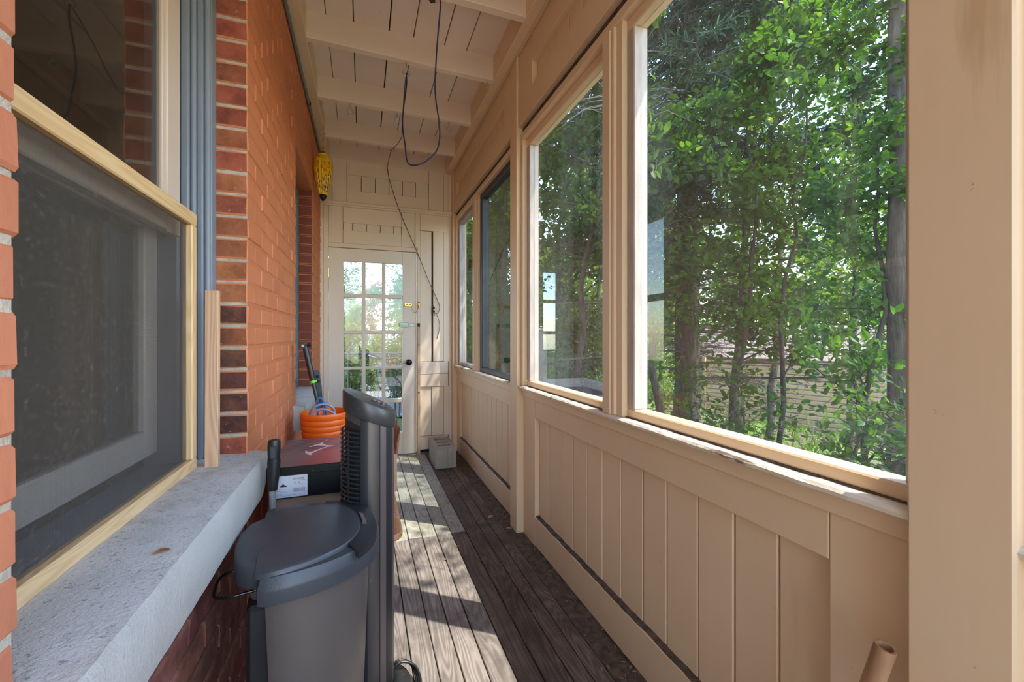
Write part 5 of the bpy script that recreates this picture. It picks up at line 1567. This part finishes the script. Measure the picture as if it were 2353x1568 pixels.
# ---- the big spruce: furrowed trunk, dead lower whorls, needled boughs above
SPB = at(1578, 5.2)
sp = root('spruce_tree', SPB, 'big spruce with dark furrowed trunk and bare lower boughs behind the saplings', 'tree')
n = 24; path = []; rad = []
for i in range(n + 1):
    t = i / n; path.append(Vector((SPB[0] + .10 * t + .03 * math.sin(9 * t), SPB[1] + .05 * math.sin(7 * t), SPB[2] + 9.5 * t))); rad.append(.165 * (1 - .8 * t) + (.06 * max(0, 1 - t * 14)))
m = MB(); m.tube(path, rad, 18); m.v = [(x + R.uniform(-.012, .012), y + R.uniform(-.012, .012), z) for (x, y, z) in m.v]; m.build('trunk', 'bark', sp, 60)
q = random.Random(5); mb = MB(); ncent = []; ndirs = []
for k in range(130):
    t = .12 + .86 * (k + q.random()) / 130
    f = t * n; i = min(n - 1, int(f)); p = path[i].lerp(path[i + 1], f - i)
    az = q.uniform(0, 2 * pi); z_rel = p.z
    L = (3.1 if z_rel > 3.2 else 1.9) * (1.15 - t * .8) * q.uniform(.55, 1.15)
    d = Vector((math.cos(az), math.sin(az), q.uniform(-.05, .25))); pts = [p]
    for s_ in range(7):
        d = (d + Vector((q.uniform(-.12, .12), q.uniform(-.12, .12), -.07 + .02 * s_))).normalized(); pts.append(pts[-1] + d * L / 7)
    if min(v_.x for v_ in pts) < 1.3: continue
    mb.tube(pts, [.020 * (1 - .12 * s_) for s_ in range(8)], 5, cap=False)
    live = z_rel > 3.0 + q.uniform(-.4, .6)
    for s_ in range(1, 8):
        for w_ in range(6 if live else 7):
            a_ = pts[s_ - 1].lerp(pts[s_], q.random()); side = d.cross(Vector((0, 0, 1))).normalized() * q.choice((-1, 1))
            d2 = (side + d * q.uniform(.2, .9) + Vector((0, 0, q.uniform(-.6, .25)))).normalized(); l2 = L * q.uniform(.08, .26)
            b_ = a_ + d2 * l2 * .5; c_ = b_ + (d2 + Vector((q.uniform(-.4, .4), q.uniform(-.4, .4), q.uniform(-.5, .3)))).normalized() * l2 * .5
            mb.tube([a_, b_, c_], [.0045, .003, .0018], 3, cap=False)
            if live:
                for u__ in range(34):
                    tt = q.random(); pp = a_.lerp(b_, tt * 2) if tt < .5 else b_.lerp(c_, tt * 2 - 1)
                    ncent.append(tuple(pp)); ndirs.append(tuple(d2 + Vector((q.gauss(0, .7), q.gauss(0, .7), q.gauss(-.1, .6)))))
            else:
                for u__ in range(2):
                    e_ = a_.lerp(c_, q.random()); mb.tube([e_, e_ + Vector((q.gauss(0, .06), q.gauss(0, .06), q.gauss(-.02, .05)))], .0016, 3, cap=False)
o = mb.build('boughs', 'twig', sp); o['kind'] = 'stuff'
ncent = np.array(ncent); ndirs = np.array(ndirs); ndirs /= np.linalg.norm(ndirs, axis=1, keepdims=True)
keep = LEAF.copy(); LEAF[:, 1] *= .22
V, F = leaves(ncent, .085, .3, ndirs, .4); LEAF[:] = keep
o = np_obj('needles', V, F, 'needle', sp); o['kind'] = 'stuff'

# ---- saplings and small trees outside the large windows
deciduous(at(1462, 4.4), 4.6, (.15, .25), .055, 13, 1.5, 11, 2600, .075, 'leaf', 'slim grey sapling nearest the window mullion left of the spruce trunk', cat='tree', name='sapling', barkm='bark', start=.35)
deciduous(at(1525, 4.7), 5.0, (-.12, .1), .052, 14, 1.5, 12, 2800, .075, 'leaf_dark', 'slim curved sapling between the mullion sapling and the spruce', cat='tree', name='sapling', barkm='bark', start=.38)
deciduous(at(1690, 3.7), 4.5, (.42, .1), .027, 18, 1.55, 13, 5200, .070, 'leaf', 'leaning dark stemmed sapling just right of the spruce trunk', cat='tree', name='sapling', barkm='bark_dark', start=.30)
deciduous(at(1800, 3.5), 4.2, (.35, -.2), .026, 18, 1.45, 14, 4600, .066, 'leaf', 'forked dark sapling before the middle of the slat fence', cat='tree', name='sapling', barkm='bark_dark', start=.30)
deciduous(at(1890, 3.9), 4.4, (.25, .3), .019, 18, 1.4, 15, 4200, .066, 'leaf_dark', 'thin twin sapling before the right part of the slat fence', cat='tree', name='sapling', barkm='bark_dark', start=.30)
deciduous(at(1985, 3.0), 3.6, (.3, -.1), .026, 16, 1.0, 16, 3200, .062, 'leaf', 'bright leaved sapling close to the window beside the grey trunk', cat='tree', name='sapling', barkm='bark_dark', start=.18, named=150)
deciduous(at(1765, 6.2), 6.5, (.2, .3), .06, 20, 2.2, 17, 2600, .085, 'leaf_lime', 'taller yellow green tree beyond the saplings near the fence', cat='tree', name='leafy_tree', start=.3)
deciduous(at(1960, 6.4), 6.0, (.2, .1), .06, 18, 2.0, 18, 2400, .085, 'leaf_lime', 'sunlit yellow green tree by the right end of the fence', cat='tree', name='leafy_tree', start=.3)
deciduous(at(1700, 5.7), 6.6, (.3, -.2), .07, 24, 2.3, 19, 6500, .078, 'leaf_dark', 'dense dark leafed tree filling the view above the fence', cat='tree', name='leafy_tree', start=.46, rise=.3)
# old grey trunk at the window edge
b_ = at(2080, 2.9)
r = root('old_tree', b_, 'old grey tree trunk at the right edge of the large window', 'tree')
path, rad, br, tips = branchy(b_, 8.5, (.05, .05), .095, 10, 2.4, 30, .55, .4, wob=.02)
path[0] = Vector(b_); rad = [.095 * (1 - .035 * i) for i in range(13)]
tree_parts(r, path, rad, br, 'bark', 'bark')
T = np.array([[tuple(q_[0]), tuple(q_[2])] for q_ in tips]); k = NR.integers(0, len(T), 1500)
P = T[k, 0] + (T[k, 1] - T[k, 0]) * NR.uniform(0, 1.1, 1500)[:, None] + NR.normal(size=(1500, 3)) * .05
V, F = leaves(P, .07, .6); o = np_obj('leaves', V, F, 'leaf', r); o['kind'] = 'stuff'

# ---- trees and shrubs seen through the farther windows
deciduous(at(1330, 5.0), 5.0, (.2, -.3), .05, 18, 1.9, 21, 6500, .072, 'leaf', 'leafy tree arching over the hutch roof outside the middle window', name='leafy_tree', start=.42, rise=.25)
deciduous(at(1255, 6.6), 5.6, (.1, .2), .06, 18, 2.2, 22, 5200, .085, 'leaf_dark', 'darker leafy tree behind the weathered post', name='leafy_tree', start=.30)
deciduous(at(1375, 8.6), 6.6, (.1, .2), .06, 18, 2.6, 26, 4800, .10, 'leaf_lime', 'pale tree filling the gap left of the middle window mullion', name='leafy_tree', start=.25)
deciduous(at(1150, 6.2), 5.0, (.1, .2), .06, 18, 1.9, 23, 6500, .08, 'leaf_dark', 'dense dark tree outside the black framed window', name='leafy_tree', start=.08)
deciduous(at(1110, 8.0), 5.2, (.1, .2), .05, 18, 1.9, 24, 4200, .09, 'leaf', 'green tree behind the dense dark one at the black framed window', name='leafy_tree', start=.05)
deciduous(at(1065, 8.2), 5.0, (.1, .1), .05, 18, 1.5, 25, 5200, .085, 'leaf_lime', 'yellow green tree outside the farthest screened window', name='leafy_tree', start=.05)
def shrub(base, h_, w_, seed, n_, lsize, leafm, label, group=None, named=0):
    return deciduous(base, h_, (R.uniform(-.1, .1), R.uniform(-.1, .1)), .022, 22, w_, seed, n_, lsize, leafm, label, group, 'shrub', 'shrub', 'bark', .04, .7, named=named, scat=.14)
k = 40
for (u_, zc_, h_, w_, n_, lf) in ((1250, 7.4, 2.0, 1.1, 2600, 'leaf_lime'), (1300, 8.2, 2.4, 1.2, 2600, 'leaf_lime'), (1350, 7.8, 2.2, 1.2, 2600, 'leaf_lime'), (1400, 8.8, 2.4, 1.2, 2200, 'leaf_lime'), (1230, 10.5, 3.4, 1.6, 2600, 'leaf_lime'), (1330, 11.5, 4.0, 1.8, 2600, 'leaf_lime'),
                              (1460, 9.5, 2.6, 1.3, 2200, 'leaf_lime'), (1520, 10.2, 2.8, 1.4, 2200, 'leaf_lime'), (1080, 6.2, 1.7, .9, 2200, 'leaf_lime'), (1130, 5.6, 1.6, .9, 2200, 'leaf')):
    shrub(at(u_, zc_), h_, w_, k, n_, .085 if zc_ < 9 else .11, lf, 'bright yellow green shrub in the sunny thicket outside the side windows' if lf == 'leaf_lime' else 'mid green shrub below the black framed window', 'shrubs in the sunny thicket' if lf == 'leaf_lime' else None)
    k += 1
k = 70
for (u_, zc_, h_, lf) in ((1010, 15, 7, 'leaf'), (1180, 14, 8, 'leaf'), (1290, 15, 8, 'leaf_lime'), (1430, 16, 8, 'leaf'), (1560, 17, 8, 'leaf_lime'), (1680, 19, 8, 'leaf'), (1840, 20, 7.5, 'leaf_lime'), (2020, 19, 8, 'leaf'), (2180, 17, 8, 'leaf')):
    deciduous(at(u_, zc_), h_, (R.uniform(-.4, .4), R.uniform(-.4, .4)), .13, 24, 3.2, k, 4600, .25, lf, 'distant leafy tree closing the view beyond the shrubs and fence', 'distant trees beyond the garden', name='distant_tree', start=.02)
    k += 1
# brush along the window foot
shrub(at(1905, 2.6), 1.15, .7, 90, 480, .058, 'leaf', 'low leafy bush over the brushwood heap below the large window', named=70)
shrub(at(1720, 3.3), 1.2, .8, 91, 420, .06, 'leaf', 'low leafy bush at the foot of the leaning sapling')
shrub(at(1610, 4.0), 1.3, .8, 92, 380, .062, 'leaf', 'low leafy bush hiding the foot of the spruce trunk')
shrub(at(2035, 2.5), 1.3, .6, 93, 420, .058, 'leaf_dark', 'dark low bush against the old grey trunk', named=60)

# ---- grass and ground litter
n_ = 26000
gx_ = NR.uniform(1.4, 11.5, n_); gy_ = NR.uniform(-1.0, 14.0, n_)
c_ = np.stack([gx_, gy_, np.array([gz(x, y) for x, y in zip(gx_, gy_)])], 1)
patch = np.sin(gx_ * 1.3) + np.sin(gy_ * 1.1 + 1) + NR.normal(size=n_) * .5
c_ = c_[patch > -.2]
d_ = NR.normal(size=(len(c_), 3)) * .45; d_[:, 2] = 1.0
keep = LEAF.copy(); LEAF[:, 1] *= .28
V, F = leaves(c_, .13, .0, d_ / np.linalg.norm(d_, axis=1, keepdims=True), .5); LEAF[:] = keep
o = np_obj('grass', V, F, 'grass'); tag(o, 'bright sunny grass and ground cover outside the windows', 'grass', kind='stuff')

# ---- slat fence
fd = Vector((-.342, .940, 0)); fp = Vector((9.96, 7.6, 0)); fn = Vector((-.94, -.342, 0))
fence = root('slat_fence', (9.96, 7.6, -1.1), 'new cedar fence of horizontal slats beyond the saplings', 'fence')
def fpt(t): return fp + fd * t
bays = [2.0, .2, -1.6, -3.4, -5.2]
for i, t in enumerate(bays):
    p = fpt(t); g = gz(p.x, p.y)
    m = MB(); m.box(p.x - .045, p.x + .045, p.y - .045, p.y + .045, g - .1, g + 1.62, .004, rot=(0, 0, math.atan2(fd.y, fd.x)), piv=(p.x, p.y, g)); m.build('post', 'cedar', fence)
slat = MB().box(-.90, .90, -.009, .009, -.043, .043, .002); sme = bpy.data.meshes.new('slat'); sme.from_pydata(slat.v, [], slat.f); sme.materials.append(MT['cedar']); fix_normals(sme)
for i in range(len(bays) - 1):
    p = (fpt(bays[i]) + fpt(bays[i + 1])) / 2 - fn * .056; g = gz(p.x, p.y)
    for k in range(13):
        piece('slat', sme, fence, (p.x, p.y, g + .10 + .119 * k), (0, 0, math.atan2(fd.y, fd.x)))

# ---- shed behind the fence
sx, sy = 12.6, 9.6
sg = gz(sx, sy)
shed = root('garden_shed', (sx, sy, sg), 'weathered shed with pinkish shingle roof behind the slat fence', 'shed')
ang = math.atan2(fd.y, fd.x)
def shedbox(x0, x1, y0, y1, z0, z1, name, mat, c=.004):
    m = MB(); m.box(sx + x0, sx + x1, sy + y0, sy + y1, sg + z0, sg + z1, c)
    rm_ = Euler((0, 0, ang)).to_matrix(); pv = Vector((sx, sy, sg))
    m.v = [tuple(rm_ @ (Vector(v) - pv) + pv) for v in m.v]
    return m.build(name, mat, shed)
for i in range(12): shedbox(-2.7, 2.7, 1.38 + R.uniform(0, .01), 1.42, .16 * i, .16 * i + .152, 'wall_board', 'shed_wall')
shedbox(-2.7, -2.6, -1.4, 1.38, 0, 1.92, 'side_wall', 'shed_wall'); shedbox(2.6, 2.7, -1.4, 1.38, 0, 1.92, 'side_wall', 'shed_wall'); shedbox(-2.7, 2.7, -1.42, -1.38, 0, 1.92, 'back_wall', 'shed_wall')
for xx in (-2.6, -.9, .9, 2.6): shedbox(xx - .07, xx + .07, 1.42, 1.50, 0, 1.95, 'corner_post', 'grey_timber')
wf = shedbox(-.55, .35, 1.415, 1.44, .9, 1.6, 'window', 'white_paint'); 
m = MB(); pr = [(-2.9, -1.75), (2.9, -1.75)]
roofp = []
rm_ = Euler((0, 0, ang)).to_matrix(); pv = Vector((sx, sy, sg))
for side in (1, -1):
    for i in range(7):
        y0 = side * (1.75 - .25 * i); y1 = side * (1.75 - .25 * (i + 1)) ; z0 = 1.85 + .14 * i; z1 = z0 + .14
        m = MB(); m.poly([(-2.95, y0, z0 + .02), (2.95, y0, z0 + .02), (2.95, y1, z1), (-2.95, y1, z1), (-2.95, y0, z0), (2.95, y0, z0), (2.95, y1, z1 - .02), (-2.95, y1, z1 - .02)],
                        [(0, 1, 2, 3), (4, 7, 6, 5), (0, 4, 5, 1), (2, 6, 7, 3), (1, 5, 6, 2), (0, 3, 7, 4)])
        m.v = [tuple(rm_ @ Vector(v) + pv) for v in m.v]; m.build('shingle_row', 'shed_roof', shed)

# ---- weathered post and low hutch roof outside the middle window
b_ = at(1238, 4.6)
pst = root('weathered_post', b_, 'weathered grey post with ivy outside the middle window', 'post')
m = MB(); rings = []
for i in range(9):
    t = i / 8; rr = .085 * (1 - .12 * t); rings.append([(b_[0] + rr * (1 + .16 * math.sin(3 * q_ + i)) * math.cos(2*pi*q_/12), b_[1] + rr * (1 + .16 * math.sin(3 * q_ + i)) * math.sin(2*pi*q_/12), b_[2] + t * (1.25 - b_[2])) for q_ in range(12)])
m.loft(rings); m.build('post_body', 'grey_timber', pst, 60)
m = MB(); m.box(b_[0] - .10, b_[0] + .10, b_[1] - .10, b_[1] + .10, 1.245, 1.275, .006); m.build('cap', 'grey_timber', pst)
hp = at(1345, 4.7)
hut = root('hutch', hp, 'low weathered hutch with a shallow gabled frame outside the middle window', 'hutch')
zr = 0.66
def hb_(p0, p1, w_, h_, nm, mat='grey_timber'):
    p0 = Vector(p0); p1 = Vector(p1); d_ = (p1 - p0).normalized(); s_ = d_.cross(Vector((0, 0, 1))).normalized() * w_ / 2; u_ = Vector((0, 0, h_ / 2))
    m = MB(); m.loft([[tuple(p + a_ + b2) for a_, b2 in ((-s_, -u_), (s_, -u_), (s_, u_), (-s_, u_))] for p in (p0, p1)]); return m.build(nm, mat, hut)
hx, hy = hp[0], hp[1]
L0, L1 = (hx - .55, hy + .30, zr - .10), (hx + .05, hy - .35, zr)
pk = (hx - .02, hy - .02, zr)
cL = (hx - .62, hy + .18, zr - .02); cR = (hx + .42, hy - .48, zr - .14); cB = (hx + .35, hy + .55, zr - .02); cF = (hx - .70, hy - .45, zr - .14)
hb_(pk, cL, .04, .12, 'ridge_board'); hb_(pk, cR, .04, .12, 'verge_board'); hb_(cR, cF, .04, .12, 'front_board'); hb_(cF, cL, .04, .12, 'verge_board')
m = MB(); m.poly([pk, cR, cF, cL, (pk[0], pk[1], pk[2] - .03), (cR[0], cR[1], cR[2] - .03), (cF[0], cF[1], cF[2] - .03), (cL[0], cL[1], cL[2] - .03)], [(0, 1, 2, 3), (7, 6, 5, 4), (0, 4, 5, 1), (1, 5, 6, 2), (2, 6, 7, 3), (3, 7, 4, 0)])
m.v = [(x, y, z - .03) for (x, y, z) in m.v]; m.build('roof_sheet', 'frame_black', hut)
for c_ in (cL, cR, cF): hb_((c_[0], c_[1], c_[2] - .05), (c_[0] + .001, c_[1], gz(c_[0], c_[1]) - .05), .05, .05, 'leg')
for c_ in (cL, cR, cF):
    m = MB(); m.box(c_[0] - .03, c_[0] + .03, c_[1] - .03, c_[1] + .03, gz(c_[0], c_[1]) - .05, c_[2] - .04, .003); m.build('leg', 'grey_timber', hut)
m = MB(); m.prism([(cF[0] + .05, cF[1] + .05), (cR[0] - .05, cR[1] + .05), (pk[0], pk[1] - .04), (cL[0] + .05, cL[1] - .03)], 2, gz(hx, hy) + .05, zr - .24); m.build('body', 'shed_wall', hut)
# hanging string outside the middle window
m = MB(); m.tube(smooth_path([(1.16, 1.555, 2.60), (1.162, 1.553, 2.2), (1.166, 1.556, 1.9), (1.158, 1.553, 1.55), (1.165, 1.556, 1.27)], 5), .0022, 6)
tag(m.build('string', 'white_paint', None, 60, origin=(1.16, 1.555, 2.6)), 'thin white string hanging outside the middle window', 'string')
MB().box(1.02, 1.20, -1.6, 4.42, 2.62, 2.66, .004).build('eave_board', 'grey_timber', ceiling)

# ---- brushwood heap and dark soil below the large window
hc = at(1930, 2.9)
heap = MB(); q = random.Random(3)
for i in range(90):
    a_ = q.uniform(-.45, .45); x0 = hc[0] + q.uniform(-.55, .45); y0 = hc[1] + q.uniform(-.4, .4); z0 = hc[2] + .10 + q.uniform(0, .34) * max(0, 1 - abs(y0 - hc[1]) * 1.6)
    L = q.uniform(.5, 1.1); d_ = Vector((math.cos(a_ - .5), math.sin(a_ - .5), q.uniform(-.12, .10)))
    p = Vector((x0, y0, z0)); heap.tube([p - d_ * L / 2, p + Vector((q.uniform(-.03, .03), q.uniform(-.03, .03), q.uniform(-.02, .03))), p + d_ * L / 2], [q.uniform(.006, .013), q.uniform(.006, .012), .004], 5)
tag(heap.build('brushwood', 'grey_timber', None, 60, origin=hc), 'heap of grey cut brushwood on the ground below the large window', 'brushwood', kind='stuff')
m = MB(); vs = []; fs = []; nn_ = 26
mc = at(1800, 2.7)
for j in range(nn_ + 1):
    for i in range(nn_ + 1):
        x = mc[0] - 1.5 + 3.0 * i / nn_; y = mc[1] - 1.5 + 3.0 * j / nn_
        rr = math.hypot((x - mc[0]) / 1.4, (y - mc[1]) / 1.4)
        vs.append((x, y, gz(x, y) - .02 + max(0, 1 - rr) * .32 + R.uniform(0, .035)))
for j in range(nn_):
    for i in range(nn_):
        a = j * (nn_ + 1) + i; fs.append((a, a + 1, a + nn_ + 2, a + nn_ + 1))
tag(m.poly(vs, fs).build('soil_mound', 'soil', None, origin=mc), 'dark mound of soil and litter below the large window', 'soil', kind='stuff')

# ---- garden beyond the door
cf = root('chain_link_fence', (.1, 6.9, gz(.1, 6.9)), 'grey chain link fence beyond the glazed door', 'fence')
FY_ = 6.9; ft = .92; fb = -.24
for xx in (-1.45, -.20, 1.25):
    m = MB(); m.tube([(xx, FY_, fb - .1), (xx, FY_, ft + .03)], .022, 10); m.sphere((xx, FY_, ft + .035), .026); m.build('post', 'galv', cf, 50)
m = MB(); m.tube([(-1.45, FY_, ft), (1.25, FY_, ft - .02)], .016, 8); m.build('top_rail', 'galv', cf, 50)
wire_ = MB(); P_ = .062
nz = int((ft - fb) / P_)
for i in range(int(2.7 / P_)):
    x = -1.45 + P_ * i
    wire_.tube([(x + (P_ / 2 if k % 2 else 0), FY_ + (.004 if k % 2 else -.004), fb + P_ * k / 1.0 * 1.0) for k in range(nz + 1)], .0022, 3, cap=False)
    wire_.tube([(x + (0 if k % 2 else P_ / 2), FY_ + (.004 if k % 2 else -.004), fb + P_ * k / 1.0 * 1.0) for k in range(nz + 1)], .0022, 3, cap=False)
o = wire_.build('wire_mesh', 'galv', cf); o['kind'] = 'stuff'
# white picket fence with a slatted top
PY = 16.5; pg = gz(0, PY)
pf = root('picket_fence', (.6, PY, pg), 'white picket fence with open topped panel far beyond the door', 'fence')
for xx in (-2.0, .14, 2.4):
    m = MB(); m.box(xx - .06, xx + .06, PY - .06, PY + .06, pg, pg + 1.72, .01); m.build('post', 'siding' if xx == .14 else 'white_paint', pf)
for (za, zb) in ((1.22, 1.30), (1.56, 1.64), (.28, .36)):
    MB().box(-2.0, 2.4, PY - .03, PY + .03, pg + za, pg + zb, .006).build('rail', 'white_paint', pf)
for i in range(34):
    x = -1.95 + .128 * i
    MB().box(x, x + .085, PY - .045, PY - .03, pg + .1, pg + 1.24, .004).build('picket', 'white_paint', pf)
    MB().box(x, x + .06, PY - .02, PY + .02, pg + 1.30, pg + 1.56, .004).build('baluster', 'white_paint', pf)
# neighbour's house
hx0, hy0 = -3.1, 22.0; hg = gz(-2, 22)
nh = root('neighbour_house', (-2.8, hy0, hg), 'grey house with a pale shingled roof far beyond the door', 'house')
MB().box(-5.5, -.02, hy0, hy0 + 5, hg, 2.25).build('wall', 'siding', nh)
MB().box(-.10, .06, hy0 - .06, hy0 + .1, hg, 2.25).build('corner_trim', 'white_paint', nh)
for i in range(10):
    MB().box(-5.5, -.10, hy0 - .03, hy0, .2 + .205 * i, .2 + .205 * i + .19).build('siding_board', 'siding', nh)
wd = MB().box(-1.3, -.55, hy0 - .06, hy0 - .03, .9, 1.7, .01).build('window', 'white_paint', nh)
MB().box(-1.22, -.63, hy0 - .07, hy0 - .06, .98, 1.62).build('pane', 'frame_black', wd)
for i in range(9):
    y0 = hy0 - .55 + .38 * i; z0 = 2.15 + .16 * i
    MB().poly([(-5.8, y0, z0), (.18 - .07 * i, y0, z0), (.18 - .07 * (i + 1), y0 + .38, z0 + .16), (-5.8, y0 + .38, z0 + .16), (-5.8, y0, z0 - .04), (.18 - .07 * i, y0, z0 - .04), (.18 - .07 * (i + 1), y0 + .38, z0 + .12), (-5.8, y0 + .38, z0 + .12)],
              [(0, 1, 2, 3), (7, 6, 5, 4), (0, 4, 5, 1), (1, 5, 6, 2), (2, 6, 7, 3), (3, 7, 4, 0)]).build('shingle_row', 'shingle', nh)
def dshrub(x, y, h_, w_, seed, n_, ls_, lf, label, **kw):
    return deciduous((x, y, gz(x, y) - .02), h_, (R.uniform(-.1, .1), 0), .03, 22, w_, seed, n_, ls_, lf, label, kw.get('group'), kw.get('cat', 'shrub'), kw.get('name', 'shrub'), 'bark', kw.get('start', .04), kw.get('rise', .6), scat=.14)
dshrub(-.33, 9.2, 2.0, .50, 110, 2600, .07, 'leaf_lime', 'yellow green bush on the left beyond the door panes')
dshrub(.20, 11.5, 1.4, .42, 111, 1600, .08, 'leaf_lime', 'low lime bush in the centre beyond the door panes')
dshrub(.66, 9.8, 1.2, .42, 112, 1600, .07, 'leaf', 'green bush with orange blossom on the right beyond the door')
c_ = np.stack([NR.normal(.60, .10, 60), NR.normal(9.5, .10, 60), NR.normal(.62, .10, 60)], 1)
V, F = leaves(c_, .07, .2); o = np_obj('blossoms', V, F, 'flower', bpy.data.objects[[q_.name for q_ in bpy.data.objects if q_.get('label') == 'green bush with orange blossom on the right beyond the door'][0]]); o['kind'] = 'stuff'
dshrub(.50, 19.5, 3.6, .85, 113, 2600, .11, 'leaf_pink', 'plum pink tree in front of the far white fence', cat='tree', name='pink_tree', start=.25)
dshrub(1.12, 14.0, 3.3, .62, 114, 3600, .09, 'leaf', 'round green tree on the right beyond the door', cat='tree', name='leafy_tree', start=.3)
dshrub(-.72, 13.0, 4.6, .95, 115, 1800, .09, 'leaf_lime', 'loose yellow green tree before the grey house', cat='tree', name='leafy_tree', start=.4)
dshrub(.35, 27, 9.0, 3.2, 116, 260, .12, 'leaf_pink', 'nearly bare tree against the sky beyond the far fence', cat='tree', name='bare_tree', start=.3)
dshrub(2.3, 24, 7.0, 1.6, 117, 700, .13, 'leaf', 'tall thin leaved tree at the right beyond the far fence', cat='tree', name='leafy_tree', start=.3)
for (x, y, seed) in ((-7, 26, 120), (4.5, 30, 121), (8, 27, 122), (-3, 34, 123)):
    dshrub(x, y, 8.5, 3.6, seed, 3600, .27, 'leaf', 'distant leafy tree closing the view behind the neighbouring garden', cat='tree', name='distant_tree', start=.12, group='distant trees behind the neighbouring garden')
# metal garden arch leaning by the fence
m = MB(); m.tube(smooth_path([(.55, 7.5, -.25), (.50, 7.5, .3), (.40, 7.5, .72), (.10, 7.5, .88), (-.05, 7.5, .80)], 5), .018, 8)
m.tube(smooth_path([(.62, 7.7, -.25), (.60, 7.7, .2), (.30, 7.7, .25), (.22, 7.7, .62)], 5), .016, 8); m.tube(smooth_path([(.05, 7.6, .86), (.3, 7.6, .78), (.6, 7.6, .80)], 5), .02, 8)
tag(m.build('garden_arch', 'grip_grey', None, 60, origin=(.4, 7.6, -.28)), 'bent grey metal garden arch behind the chain link fence', 'arch')
